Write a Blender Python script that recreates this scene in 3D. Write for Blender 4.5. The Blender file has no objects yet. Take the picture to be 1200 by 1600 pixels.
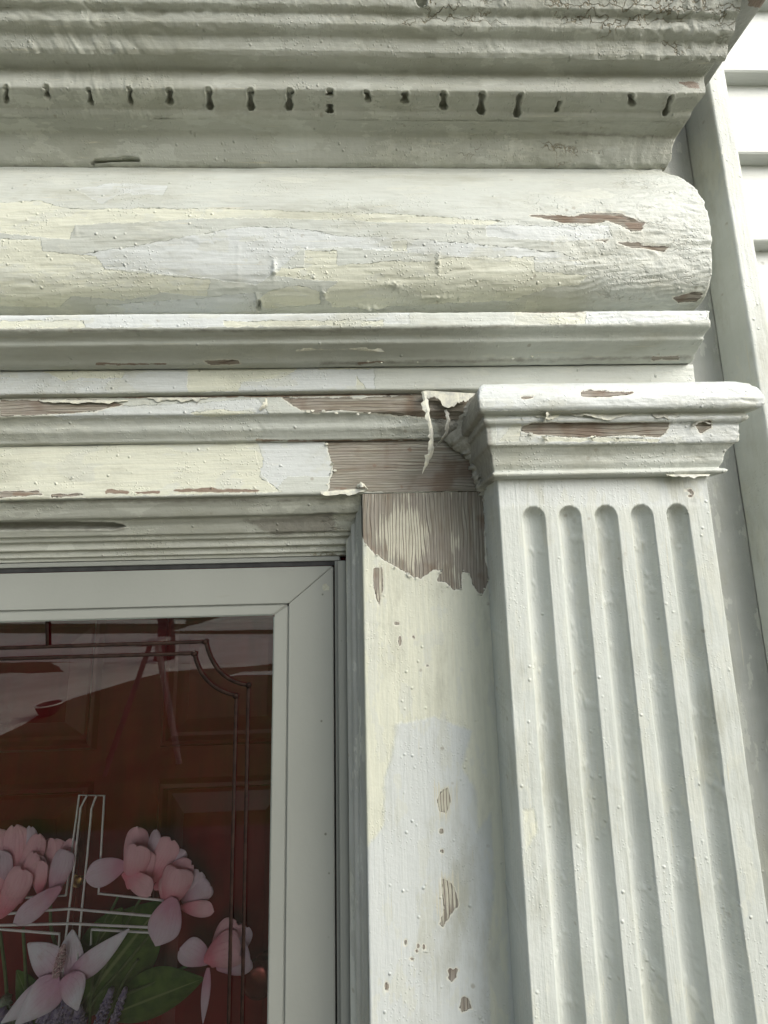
import bpy, math, random
import numpy as np
from mathutils import Matrix, Vector
random.seed(7); rng = np.random.default_rng(7)
C = bpy.context.scene
COL = C.collection
H0 = 2.15            # eye height above the porch
DW = 0.54            # distance from the lens to the door casing plane (world Y = 0)

# ------------------------------------------------------------------ camera
_Z = np.array([-.0232, .990, -.1362]); _Z /= np.linalg.norm(_Z)
_X = np.array([.9994, .01985, -.026]); _X -= _Z*_X.dot(_Z); _X /= np.linalg.norm(_X)
_Y = np.cross(_Z, _X)
MC = np.stack([_X, _Y, _Z], 1)
cam = bpy.data.cameras.new('camera'); co = bpy.data.objects.new('camera', cam); COL.objects.link(co)
m3 = Matrix(((MC[0][0], MC[1][0], MC[2][0]), (MC[0][1], MC[1][1], MC[2][1]), (MC[0][2], MC[1][2], MC[2][2])))
co.matrix_world = Matrix.Translation((0, -DW, H0)) @ m3.to_4x4()
cam.sensor_fit = 'VERTICAL'; cam.sensor_height = 36; cam.sensor_width = 27; cam.lens = 13.5
cam.clip_start = 0.02; cam.clip_end = 500
C.camera = co

# ------------------------------------------------------------------ world and sun
SUN_EL, SUN_AZ = math.radians(36), math.radians(128)     # hazy bright sky to the right of the door; azimuth from +Y (behind the house) towards +X
w = bpy.data.worlds.new('World'); C.world = w; w.use_nodes = True
nt = w.node_tree
sky = nt.nodes.new('ShaderNodeTexSky'); sky.sky_type = 'NISHITA'; sky.sun_disc = False
sky.sun_elevation = SUN_EL; sky.sun_rotation = SUN_AZ; sky.dust_density = 5.0; sky.ozone_density = .6
bg = nt.nodes['Background']; bg.inputs[1].default_value = 0.125
wb = nt.nodes.new('ShaderNodeMix'); wb.data_type = 'RGBA'; wb.blend_type = 'MULTIPLY'; wb.inputs[0].default_value = 1
wb.inputs[7].default_value = (.98, 1.0, .98, 1)        # hazy, slightly warm air
hs = nt.nodes.new('ShaderNodeHueSaturation'); hs.inputs['Saturation'].default_value = .65; nt.links.new(sky.outputs[0], hs.inputs['Color'])
nt.links.new(hs.outputs[0], wb.inputs[6]); nt.links.new(wb.outputs[2], bg.inputs[0])
sd_ = bpy.data.lights.new('sun', 'SUN'); sd_.energy = 1.25; sd_.angle = math.radians(58); sd_.color = (.94, 1, 1.03)
so = bpy.data.objects.new('sun', sd_); COL.objects.link(so)
sv = Vector((math.sin(SUN_AZ)*math.cos(SUN_EL), math.cos(SUN_AZ)*math.cos(SUN_EL), math.sin(SUN_EL)))
so.rotation_euler = sv.to_track_quat('Z', 'Y').to_euler(); so.location = (6, 6, 12)
C.view_settings.view_transform = 'Standard'; C.view_settings.look = 'None'
C.view_settings.gamma = 1; C.view_settings.exposure = 0.67
C.render.resolution_x = 768; C.render.resolution_y = 1024
C.render.engine = 'CYCLES'
try:
    C.cycles.max_bounces = 8; C.cycles.transparent_max_bounces = 12; C.cycles.sample_clamp_indirect = 4
except Exception: pass

# ------------------------------------------------------------------ measuring helpers
def at(px, py, D):
    d = MC.T @ np.array([(px-600)/600, (800-py)/600, -1.0]); s = D/d[1]
    return d[0]*s, D, d[2]*s
def survey(P):
    """where a point of a board lies on the survey sheet the wear marks were measured on"""
    c = P @ MC.T
    return 600+600*c[..., 0]/-c[..., 2], 800-600*c[..., 1]/-c[..., 2]
def Wd(p): return Vector((float(p[0]), float(p[1])-DW, float(p[2])+H0))

# ------------------------------------------------------------------ numpy noise
def _h(i, j, s):
    n = (i.astype(np.int64)*374761393 + j.astype(np.int64)*668265263 + s*1442695041) & 0xffffffff
    n = ((n ^ (n >> 13))*1274126177) & 0xffffffff
    return ((n ^ (n >> 16)) & 0xffff)/65535.0
def vnoise(x, y, s=0):
    i = np.floor(x); j = np.floor(y); fx = x-i; fy = y-j
    fx = fx*fx*(3-2*fx); fy = fy*fy*(3-2*fy)
    a = _h(i, j, s); b = _h(i+1, j, s); c = _h(i, j+1, s); d = _h(i+1, j+1, s)
    return (a*(1-fx)+b*fx)*(1-fy)+(c*(1-fx)+d*fx)*fy
def fbm(x, y, o=4, s=0):
    r = 0; a = .5; t = 0
    for k in range(o):
        r = r+a*vnoise(x*2**k+k*17.3, y*2**k-k*9.1, s+k); t += a; a *= .55
    return r/t-.5

def sdpoly(px, py, polys, lim=14.0):
    out = np.full(px.shape, -lim)
    for P in polys:
        P = np.array(P, float)
        m = (px > P[:, 0].min()-lim) & (px < P[:, 0].max()+lim) & (py > P[:, 1].min()-lim) & (py < P[:, 1].max()+lim)
        if not m.any(): continue
        x = px[m]; y = py[m]; d = np.full(x.shape, 1e9); ins = np.zeros(x.shape, bool)
        for (ax, ay), (bx, by) in zip(P, np.roll(P, -1, 0)):
            ex, ey = bx-ax, by-ay
            t = np.clip(((x-ax)*ex+(y-ay)*ey)/(ex*ex+ey*ey+1e-9), 0, 1)
            d = np.minimum(d, np.hypot(x-ax-t*ex, y-ay-t*ey))
            c = ((ay > y) != (by > y)); xx = ax+(y-ay)*ex/(ey if ey else 1e-9)
            ins ^= c & (x < xx)
        out[m] = np.maximum(out[m], np.clip(np.where(ins, d, -d), -lim, lim))
    return out

# ------------------------------------------------------------------ materials
MATS = {}
class NT:
    def __init__(s, name):
        s.m = bpy.data.materials.new(name); s.m.use_nodes = True; s.t = s.m.node_tree
        s.b = s.t.nodes['Principled BSDF']; s.o = s.t.nodes['Material Output']
    def n(s, t, **k):
        x = s.t.nodes.new(t)
        for a, v in k.items(): setattr(x, a, v)
        return x
    def put(s, sock, v):
        if isinstance(v, bpy.types.NodeSocket): s.t.links.new(v, sock)
        elif v is not None:
            if isinstance(v, tuple) and len(v) == 3 and sock.type == 'RGBA': v = (*v, 1)
            sock.default_value = v
    def math(s, op, a, b=None, c=None, clamp=False):
        x = s.n('ShaderNodeMath', operation=op); x.use_clamp = clamp
        for i, v in enumerate((a, b, c)):
            if v is not None: s.put(x.inputs[i], v)
        return x.outputs[0]
    def mix(s, f, a, b, blend='MIX'):
        x = s.n('ShaderNodeMix', data_type='RGBA', blend_type=blend)
        s.put(x.inputs[0], f); s.put(x.inputs[6], a); s.put(x.inputs[7], b); return x.outputs[2]
    def co(s, scale=(1, 1, 1)):
        if not hasattr(s, 'tc'): s.tc = s.n('ShaderNodeTexCoord')
        m = s.n('ShaderNodeMapping'); s.t.links.new(s.tc.outputs['Object'], m.inputs[0]); m.inputs[3].default_value = scale
        return m.outputs[0]
    def noise(s, scale, vec=(1, 1, 1), detail=3, rough=.55, dist=0):
        x = s.n('ShaderNodeTexNoise'); s.t.links.new(s.co(vec) if isinstance(vec, tuple) else vec, x.inputs[0])
        x.inputs['Scale'].default_value = scale; x.inputs['Detail'].default_value = detail
        x.inputs['Roughness'].default_value = rough; x.inputs['Distortion'].default_value = dist
        return x.outputs[0]
    def vor(s, scale, vec=(1, 1, 1), feature='F1'):
        x = s.n('ShaderNodeTexVoronoi', feature=feature); s.t.links.new(s.co(vec), x.inputs['Vector'])
        x.inputs['Scale'].default_value = scale; return x.outputs['Distance']
    def ss(s, v, lo, hi):
        x = s.n('ShaderNodeMapRange', interpolation_type='SMOOTHSTEP'); s.put(x.inputs[0], v)
        x.inputs[1].default_value = lo; x.inputs[2].default_value = hi; return x.outputs[0]
    def attr(s, name):
        x = s.n('ShaderNodeAttribute'); x.attribute_name = name; return x.outputs['Fac']
    def bump(s, h, dist=.001, strength=1.0):
        x = s.n('ShaderNodeBump'); s.put(x.inputs['Height'], h); x.inputs['Distance'].default_value = dist
        x.inputs['Strength'].default_value = strength; s.t.links.new(x.outputs[0], s.b.inputs['Normal'])
    def fin(s, col, rough=.5, spec=.5):
        s.put(s.b.inputs['Base Color'], col); s.put(s.b.inputs['Roughness'], rough)
        s.b.inputs['Specular IOR Level'].default_value = spec; return s.m

def paint_mat(name, A, B, axis, crack=.25, woodA=(.40, .385, .33), woodB=(.25, .225, .18)):
    m = NT(name)
    br = (1.5, 22, 22) if axis == 'H' else (22, 22, 1.5)
    gr = (1, 28, 28) if axis == 'H' else (28, 28, 1)
    n1 = m.noise(9, br, 4, .6)
    n2 = m.noise(95, (1, 1, 1), 5, .6)
    n2b = m.noise(60, (1, 2.2, 2.2) if axis == 'H' else (2.2, 2.2, 1), 4, .65)
    n3 = m.noise(6, (1, 1, 1.6), 4, .6)
    lump = m.noise(230, (1, 1, 1), 2, .5)
    # pin-head drips under the brush coats
    pim = m.ss(m.vor(230), .36, .0)
    pmask = m.ss(m.noise(14, (1, 1, 1), 3), .44, .62)
    pim = m.math('MULTIPLY', pim, pmask)
    base = m.mix(m.ss(n3, .3, .7), A, B)
    base = m.mix(m.math('MULTIPLY', m.ss(n1, .5, .8), .25), base, (B[0]*.8, B[1]*.8, B[2]*.76))
    def msk(an, amp, sharp=.8, off=0.0, nz=None):
        v = m.math('ADD', m.attr(an), m.math('MULTIPLY', m.math('SUBTRACT', nz or n2b, .5), amp))
        return m.ss(v, off-sharp, off+sharp)
    ragged = m.math('ADD', m.math('MULTIPLY', n2b, .6), m.math('MULTIPLY', m.noise(24, (1, 2.5, 2.5) if axis == 'H' else (2.5, 2.5, 1), 6, .7), .4))
    white = msk('white', 16, .5, 0, ragged)
    cream = msk('cream', 16, .5, 0, ragged)
    if axis == 'V': white = m.math('MULTIPLY', msk('white', 24, 5, 0, ragged), .7); cream = msk('cream', 22, 3.5, 0, ragged)
    g1 = m.noise(9, gr, 5, .7, .6); g2 = m.noise(3.2, gr, 2, .5, 1.2)
    edge_n = m.math('ADD', m.math('MULTIPLY', n2b, .55), m.math('MULTIPLY', m.noise(5, gr, 5, .7), .45))
    wood = msk('wood', 15, .35, 0, edge_n)
    ring = msk('wood', 15, .5, -2.0, edge_n)
    rough = m.attr('rough')
    col = m.mix(white, base, m.mix(m.math('MULTIPLY', n1, .5), (.615, .642, .636), (.55, .577, .57)))
    crm = m.mix(m.ss(n1, .35, .75), (.66, .665, .555), (.60, .61, .52))
    col = m.mix(cream, col, crm)
    old = m.math('MULTIPLY', m.ss(m.noise(13, (1, 2.6, 2.6) if axis == 'H' else (2.6, 2.6, 1), 6, .6), .56, .575), .6)
    col = m.mix(old, col, m.mix(n3, (.57, .60, .585), (.60, .60, .50)))
    smg = m.math('MULTIPLY', m.ss(m.noise(5, (1, 3, 3) if axis == 'H' else (3, 3, 1), 6, .7), .48, .72), .65)
    col = m.mix(smg, col, (.37, .37, .30))
    col = m.mix(m.math('MULTIPLY', ring, .75), col, (.68, .67, .59))
    # hairline cracks in old paint where it is weathered
    vc = m.n('ShaderNodeTexVoronoi', feature='DISTANCE_TO_EDGE')
    cs = (6, 66, 66) if axis == 'H' else (60, 60, 14)
    cv = m.n('ShaderNodeVectorMath', operation='ADD'); m.t.links.new(m.co(cs), cv.inputs[0])
    nn = m.n('ShaderNodeTexNoise'); m.t.links.new(m.co((1, 1, 1)), nn.inputs[0]); nn.inputs['Scale'].default_value = 70; nn.inputs['Detail'].default_value = 3
    sc = m.n('ShaderNodeVectorMath', operation='SCALE'); m.t.links.new(nn.outputs['Color'], sc.inputs[0]); sc.inputs['Scale'].default_value = 1.6
    m.t.links.new(sc.outputs[0], cv.inputs[1]); m.t.links.new(cv.outputs[0], vc.inputs['Vector']); vc.inputs['Scale'].default_value = 1.0
    crk = m.ss(vc.outputs['Distance'], .055, .0)
    crk = m.math('MULTIPLY', crk, m.ss(m.math('ADD', rough, m.math('MULTIPLY', m.math('SUBTRACT', m.noise(9, (1, 2, 2)), .5), 2.6)), .75, 1.0))
    col = m.mix(m.math('MULTIPLY', crk, crack), col, (.26, .215, .13))
    # grime specks
    sp = m.math('MULTIPLY', m.ss(m.vor(48), .17, .09), m.ss(m.noise(31), .56, .64))
    col = m.mix(m.math('MULTIPLY', sp, .55), col, (.30, .27, .21))
    # bare wood
    wc = m.mix(m.ss(g1, .36, .62), woodB, woodA)
    wc = m.mix(m.math('MULTIPLY', m.ss(g2, .5, .62), .5), wc, (woodB[0]*.75, woodB[1]*.6, woodB[2]*.5))
    wc = m.mix(m.ss(m.noise(22), .35, .7), wc, m.mix(g1, (.23, .205, .175), (.40, .365, .32)))
    sx_ = m.n('ShaderNodeSeparateXYZ'); m.t.links.new(m.co((1, 1, 1)), sx_.inputs[0])
    across = sx_.outputs['Z'] if axis == 'H' else sx_.outputs['X']
    warp = m.noise(3.0, (1, 5, 5) if axis == 'H' else (5, 5, 1), 3, .6)
    ph = m.math('ADD', m.math('MULTIPLY', across, 1450.0), m.math('MULTIPLY', warp, 42.0))
    ln = m.ss(m.math('SINE', ph), .55, 1.0); ln = m.math('MULTIPLY', ln, m.math('ADD', .25, m.ss(g1, .35, .6)))
    stain = m.math('MULTIPLY', m.ss(m.noise(16, (1, 1, 1), 3), .52, .66), .55)
    wc = m.mix(stain, wc, (.17, .10, .062))
    wc = m.mix(m.math('MULTIPLY', ln, .62), wc, (.085, .062, .045))
    g1 = m.math('SUBTRACT', g1, m.math('MULTIPLY', ln, .25))
    col = m.mix(m.math('MULTIPLY', m.ss(m.math('ADD', m.attr('grime_shade'), m.math('MULTIPLY', m.math('SUBTRACT', n2b, .5), 14)), -3, 4), .8), col, m.mix(n2, (.15, .14, .12), (.34, .33, .29)))  # dirt mixed with shade painted into the corner, left return and slot
    col = m.mix(wood, col, wc)
    dk = m.attr('dark'); dkm = m.ss(m.math('ADD', dk, m.math('MULTIPLY', m.math('SUBTRACT', edge_n, .5), 16)), -.6, .6)
    col = m.mix(dkm, col, m.mix(g1, (.16, .11, .08), (.36, .29, .23)))
    fl = m.math('ADD', m.math('MULTIPLY', m.attr('film'), .011), g1); flm = m.ss(fl, .45, .57)
    col = m.mix(m.math('MULTIPLY', flm, .85), col, m.mix(n2, (.50, .48, .38), (.68, .66, .55)))
    # heights in millimetres
    h = m.math('MULTIPLY', n1, .40)
    h = m.math('ADD', h, m.math('MULTIPLY', n2, m.math('ADD', .22, m.math('MULTIPLY', m.math('MINIMUM', rough, 1.0), .9))))
    h = m.math('ADD', h, m.math('MULTIPLY', lump, .12))
    h = m.math('ADD', h, m.math('MULTIPLY', pim, .40 if axis == 'H' else .22))
    pim2 = m.math('MULTIPLY', m.ss(m.vor(75), .2, .0), m.ss(m.noise(21), .5, .6))
    h = m.math('ADD', h, m.math('MULTIPLY', pim2, .8 if axis == 'H' else .6))
    h = m.math('ADD', h, m.math('MULTIPLY', m.math('ADD', white, cream), .22))
    h = m.math('SUBTRACT', h, m.math('MULTIPLY', crk, .2+.6*crack))
    inv = m.math('SUBTRACT', 1.0, wood)
    h = m.math('MULTIPLY', h, m.math('ADD', .25, m.math('MULTIPLY', inv, .75)))
    h = m.math('ADD', h, m.math('MULTIPLY', inv, .85))
    h = m.math('ADD', h, m.math('MULTIPLY', m.math('MULTIPLY', wood, g1), .8))
    m.bump(h, .0024, .9)
    return m.fin(col, m.mix(wood, (.5, .5, .5), (.85, .85, .85)), .4)

def simple(name, A, B=None, scale=20, rough=.5, bumpd=0, spec=.5, vec=(1, 1, 1), metal=0, detail=4):
    m = NT(name); B = B or A
    n = m.noise(scale, vec, detail, .6)
    if bumpd: m.bump(n, bumpd)
    m.b.inputs['Metallic'].default_value = metal
    return m.fin(m.mix(m.ss(n, .35, .65), A, B), rough, spec)

M = MATS
M['paintH'] = paint_mat('weathered_paint_across', (.57, .595, .555), (.50, .515, .47), 'H')
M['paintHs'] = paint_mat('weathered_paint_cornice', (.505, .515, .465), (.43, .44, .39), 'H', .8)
M['paintV'] = paint_mat('weathered_paint_upright', (.59, .615, .585), (.52, .545, .51), 'V')
M['paintG'] = paint_mat('weathered_paint_grey', (.46, .47, .445), (.37, .38, .355), 'V')
M['peel'] = simple('loose_paint_skin', (.70, .69, .58), (.52, .52, .47), 120, .6, .0006)
M['peelg'] = simple('dirty_paint_skin', (.36, .35, .30), (.50, .49, .44), 150, .7, .001)

# ------------------------------------------------------------------ object helpers
ROOTS = {}
def thing(name, label, cat, base, group=None):
    o = bpy.data.objects.new(name, None); COL.objects.link(o); o.empty_display_size = .05
    o.location = Wd(base); o['label'] = label; o['category'] = cat
    if group: o['group'] = group
    return o
def place(name, me, mat, parent, label=None):
    if mat and not me.materials: me.materials.append(mat)
    o = bpy.data.objects.new(name, me); COL.objects.link(o)
    if parent is not None: o.parent = parent
    if label: o['label'] = label
    return o
def base_of(parent):
    v = Vector((0, 0, 0))
    while parent is not None: v += parent.location; parent = parent.parent
    return v
def tag(o, label, cat, group=None):
    o['label'] = label; o['category'] = cat
    if group: o['group'] = group
def raw(name, verts, faces, mat, parent=None, smooth=True, label=None, world=False, loc=None):
    """verts in (X, distance, height) measured from the lens, or world coordinates"""
    v = np.array(verts, float)
    if not world: v = v+np.array([0, -DW, H0])
    b = base_of(parent) if parent is not None else (Vector(loc) if loc is not None else Vector((0, 0, 0)))
    v = v-np.array(b)
    me = bpy.data.meshes.new(name); me.from_pydata([tuple(p) for p in v], [], faces)
    if smooth: me.polygons.foreach_set('use_smooth', [True]*len(me.polygons))
    me.update(); o = place(name, me, mat, parent, label)
    if parent is None and loc is not None: o.location = loc
    return o

KEYS = ('wood', 'cream', 'white', 'dark', 'film', 'grime_shade')
def sheet(name, P, mat, parent, marks=None, amp=1.0, axis='H', seed=0, rough=0.0, roughf=None, cap=None, extra=None, label=None, backD=None):
    """a board or moulding face as a dense grid; marks are wear outlines on the survey sheet"""
    marks = marks or {}
    P = np.array(P, float); n, m_ = P.shape[:2]
    N = np.cross(np.gradient(P, axis=0), np.gradient(P, axis=1)); L = np.linalg.norm(N, axis=-1, keepdims=True); N = N/np.maximum(L, 1e-12)
    if (N[..., 1].mean() > 0): N = -N; flip = True
    else: flip = False
    sx, sy = survey(P)
    a, b = (P[..., 0], P[..., 2]+P[..., 1]*1.7)
    if axis == 'V': d = .00045*fbm(a*70, b*14, 4, seed)+.0005*fbm(a*25, b*12, 3, seed+5)+.0003*fbm(a*160, b*60, 3, seed+9)
    else: d = .0008*fbm(a*14, b*70, 4, seed)+.0008*fbm(a*11, b*28, 3, seed+5)+.0004*fbm(a*60, b*160, 3, seed+9)
    at_ = {}
    R = np.full(sx.shape, float(rough))
    if roughf is not None: R = np.clip(R+roughf(sx, sy), 0, 1.4)
    if axis == 'H': d = d+R*.0030*(np.abs(fbm(a*26, b*120+6*fbm(a*15, b*15, 2, 3), 3, seed+20))*-1.6)
    for k in KEYS:
        at_[k] = sdpoly(sx, sy, marks[k]) if k in marks else np.full(sx.shape, -14.0)
    d = d*amp
    d = d-np.clip((at_['wood']+1)/2, 0, 1)*.0007
    hole = None
    if 'hole' in marks:
        hole = sdpoly(sx, sy, marks['hole'])
        d = d-np.clip((hole+1.0)/2.6, 0, 1)**.7*.013+np.exp(-((hole+2.5)/2)**2)*.0009
    if extra is not None: d = d+extra(sx, sy, P)
    P = P+N*d[..., None]
    V = P.reshape(-1, 3)+np.array([0, -DW, H0])
    if parent is not None: V = V-np.array(base_of(parent))
    idx = np.arange(n*m_).reshape(n, m_)
    q = np.stack([idx[:-1, :-1], idx[:-1, 1:], idx[1:, 1:], idx[1:, :-1]], -1).reshape(-1, 4)
    if flip: q = q[:, ::-1]
    me = bpy.data.meshes.new(name)
    nv = len(V); nf = len(q); extraF = []
    if cap:      # close the ends back to the wall
        for col in cap:
            k = len(V); bk = np.array([[V[idx[0, col]][0], backD-DW, V[idx[0, col]][2]], [V[idx[-1, col]][0], backD-DW, V[idx[-1, col]][2]]])
            bk[:, 1] -= (base_of(parent)[1] if parent is not None else 0)
            V = np.vstack([V, bk]); extraF.append(list(idx[:, col])+[k+1, k])
    loops = list(q.ravel()); starts = list(range(0, nf*4, 4))
    for f in extraF: starts.append(len(loops)); loops += f
    me.vertices.add(len(V)); me.vertices.foreach_set('co', V.astype(np.float32).ravel())
    me.loops.add(len(loops)); me.loops.foreach_set('vertex_index', np.array(loops, np.int32))
    me.polygons.add(len(starts)); me.polygons.foreach_set('loop_start', np.array(starts, np.int32))
    sm = np.ones(len(starts), bool); sm[nf:] = False
    me.polygons.foreach_set('use_smooth', sm)
    me.update(calc_edges=True); me.validate()
    for k in KEYS+('rough',):
        A = me.attributes.new(k, 'FLOAT', 'POINT'); v = np.full(len(V), -14.0 if k != 'rough' else 0.0, np.float32)
        v[:nv] = (at_[k] if k != 'rough' else R).ravel(); A.data.foreach_set('value', v)
    return place(name, me, mat, parent, label)

def resample(pts, step, smooth=1):
    pts = np.array(pts, float); out = [pts[0]]
    for a, b in zip(pts[:-1], pts[1:]):
        k = max(1, int(np.ceil(np.linalg.norm(b-a)/step)))
        for i in range(1, k+1): out.append(a+(b-a)*i/k)
    out = np.array(out)
    for _ in range(smooth):
        o2 = out.copy(); o2[1:-1] = (out[:-2]+2*out[1:-1]+out[2:])/4; out = o2
    return out
def curve(pts, k=8):
    """smooth (Catmull-Rom) through points"""
    p = [np.array(q, float) for q in pts]; p = [2*p[0]-p[1]]+p+[2*p[-1]-p[-2]]; out = []
    for i in range(1, len(p)-2):
        for t in np.linspace(0, 1, k, endpoint=False):
            out.append(.5*((2*p[i])+(-p[i-1]+p[i+1])*t+(2*p[i-1]-5*p[i]+4*p[i+1]-p[i+2])*t*t+(-p[i-1]+3*p[i]-3*p[i+1]+p[i+2])*t**3))
    out.append(p[-2]); return np.array(out)
def xs(x0, x1, step=.002, far=-.62):
    if x0 < far: return np.concatenate([np.arange(x0, far, .02), np.arange(far, x1, step), [x1]])
    return np.concatenate([np.arange(x0, x1, step), [x1]])
def zs(z0, z1, step=.002, far=-.60):
    """heights from top z0 down to z1, coarse below the part the picture can see"""
    a = np.arange(z0, max(z1, far), -step)
    return np.concatenate([a, np.arange(far, z1, -.05), [z1]]) if z1 < far else np.concatenate([a, [z1]])
def extrude(prof, X, endk=0.0, ref=.5, rag=0.0, seed=1):
    prof = np.array(prof); n = len(prof); P = np.zeros((n, len(X), 3))
    P[..., 0] = X[None, :]; P[..., 1] = prof[:, None, 0]; P[..., 2] = prof[:, None, 1]
    x1 = X[-1]; wgt = np.clip((X-(x1-.06))/.06, 0, 1)
    ex = (ref-prof[:, 0])*endk+rag*(fbm(prof[:, 0]*90+seed, prof[:, 1]*90, 3, seed))
    P[..., 0] += wgt[None, :]*ex[:, None]
    # old boards are never quite straight
    P[..., 2] += .0012*fbm(X*5+seed, X*0+seed, 2, seed)[None, :]
    return P

def box(name, x0, x1, d0, d1, z0, z1, mat, parent=None, bev=.001, label=None, world=False):
    import bmesh
    bm = bmesh.new(); bmesh.ops.create_cube(bm, size=1)
    for v in bm.verts:
        v.co = Vector((x0 if v.co.x < 0 else x1, (d0 if v.co.y < 0 else d1)-(0 if world else DW), (z0 if v.co.z < 0 else z1)+(0 if world else H0)))-(base_of(parent) if parent is not None else Vector())
    if bev: bmesh.ops.bevel(bm, geom=bm.edges[:], offset=bev, segments=2, affect='EDGES')
    me = bpy.data.meshes.new(name); bm.to_mesh(me); bm.free()
    return place(name, me, mat, parent, label)

def tubegeo(path, r, sides=8, flat=1.0, up=None):
    p = [np.array(q, float) for q in path]; V = []; F = []
    for i, q in enumerate(p):
        t = p[min(i+1, len(p)-1)]-p[max(i-1, 0)]; t /= np.linalg.norm(t)+1e-12
        u = np.cross(t, np.array([0, 1.0, 0.001])); u /= np.linalg.norm(u)+1e-12; v = np.cross(u, t)
        rr = r[i] if hasattr(r, '__len__') else r
        for k in range(sides):
            a = 2*math.pi*k/sides; V.append(q+u*rr*math.cos(a)+v*rr*flat*math.sin(a))
    for i in range(len(p)-1):
        for k in range(sides):
            a = i*sides+k; b = i*sides+(k+1) % sides; F.append((a, b, b+sides, a+sides))
    F.append(tuple(range(sides))[::-1]); F.append(tuple(range((len(p)-1)*sides, len(p)*sides)))
    return V, F
def merge(parts):
    V = []; F = []
    for v, f in parts:
        k = len(V); V += list(v); F += [tuple(i+k for i in q) for q in f]
    return V, F
def tube(name, path, r, mat, parent=None, sides=8, flat=1.0, **k):
    V, F = tubegeo(path, r, sides, flat); return raw(name, V, F, mat, parent, **k)

def ellipse(cx, cy, rx, ry, a=0, n=12, j=.0):
    out = []
    for k in range(n):
        t = 2*math.pi*k/n; r = 1+random.uniform(-j, j); x = rx*r*math.cos(t); y = ry*r*math.sin(t)
        out.append((cx+x*math.cos(a)-y*math.sin(a), cy+x*math.sin(a)+y*math.cos(a)))
    return out
XE = .462
XL = -1.35
# ================================================================== STRUCTURE OF THE DOOR SURROUND
# ---- cornice
cor = thing('cornice', 'deep moulded cornice with a row of slots, widest member across the top of the door surround', 'cornice', (0, .54, .60))
def weather(sx, sy): return np.clip((sx-560)/500, 0, 1)*.55+np.clip((60-sy)/120, 0, .3)
bed = resample([(.53, .6035), (.512, .6035), (.507, .6065), (.501, .615), (.495, .627), (.4905, .6350), (.487, .6372), (.474, .6385)], .002, 2)
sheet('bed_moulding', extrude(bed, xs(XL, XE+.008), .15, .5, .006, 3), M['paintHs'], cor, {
    'grime_shade': [[(0, 259), (560, 261), (1050, 265), (1050, 268), (560, 264), (0, 262)], [(860, 205), (1050, 213), (1050, 217), (860, 209)]],  # thin darker lines along the joints
    'hole': [[(143, 257), (150, 250), (180, 249), (196, 246), (217, 248), (216, 251), (190, 251), (165, 253), (150, 254)]]},
    seed=3, amp=1.7, rough=.15, roughf=weather, cap=(-1,), backD=.56)
holes = []
def keyh(x, y0, y1, wd, sl=0):
    n = 7; L_ = []; R_ = []
    for k in range(n):
        t = k/(n-1); pin = .78+.35*math.cos(2*math.pi*t+.3)*1
        ww = wd*.5*(pin if 0 < k < n-1 else .45); y = y0+(y1-y0)*t; xx = x+sl*(t-.5)+random.uniform(-1, 1)
        L_.append((xx-ww, y)); R_.append((xx+ww, y))
    holes.append(L_+R_[::-1])
for hx in [(10, 134, 160, 7, 0), (73, 133, 154, 9, 2), (140, 138, 163, 7, 4), (203, 137, 163, 7, 3), (265, 139, 163, 11, 2), (327, 138, 171, 11, 3), (391, 139, 172, 11, 1),
           (452, 139, 172, 12, -1), (515, 140, 150, 11, 0), (515, 163, 176, 11, 0), (574, 143, 157, 9, 4), (633, 145, 160, 12, 0), (693, 144, 171, 12, 0), (752, 144, 178, 12, -1),
           (810, 147, 183, 11, -6), (872, 158, 174, 6, -8), (986, 147, 164, 11, 2), (1044, 150, 180, 9, -10)]: keyh(*hx)
pb = resample([(.4745, .6388), (.470, .6400), (.4675, .6425), (.4665, .6450), (.462, .6470), (.452, .6490), (.4475, .6520), (.4465, .6570), (.446, .6775), (.4445, .6790), (.430, .6800)], .0011, 2)
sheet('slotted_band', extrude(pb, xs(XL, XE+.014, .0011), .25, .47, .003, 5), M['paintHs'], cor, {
    'hole': holes, 'dark': [[(1062, 128), (1080, 127), (1095, 130), (1094, 138), (1070, 134)]]},
    amp=1.3, seed=5, roughf=lambda x, y: weather(x, y)*.6, cap=(-1,), backD=.56,
    extra=lambda sx, sy, P: .0016*np.exp(-((sx-170)/120)**2)*fbm(P[..., 0]*120, P[..., 2]*30, 3, 77)*2)
crown = resample(np.vstack([[(.4305, .6802), (.4265, .6835)], curve([(.4265, .6835), (.4245, .689), (.4225, .6945), (.4205, .6975)], 5), [(.415, .6985), (.411, .702)],
    curve([(.411, .702), (.4095, .708), (.4085, .7135)], 4), [(.4045, .7140), (.4015, .716)], curve([(.4015, .716), (.3985, .724), (.394, .733), (.384, .743), (.372, .752), (.365, .765), (.362, .78)], 5),
    [(.350, .782), (.350, .815), (.356, .82), (.54, .83)]]), .002, 2)
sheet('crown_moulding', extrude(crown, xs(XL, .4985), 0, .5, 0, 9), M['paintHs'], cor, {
    'hole': [[(650, -3), (665, -3), (666, 6), (655, 9)]]}, seed=9, rough=.25, roughf=weather, amp=1.5,
    extra=lambda sx, sy, P: .003*np.exp(-((sx-130)/110)**2-((sy-75)/40)**2)*fbm(P[..., 0]*110+P[..., 2]*60, P[..., 2]*40, 3, 71)*2)
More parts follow.
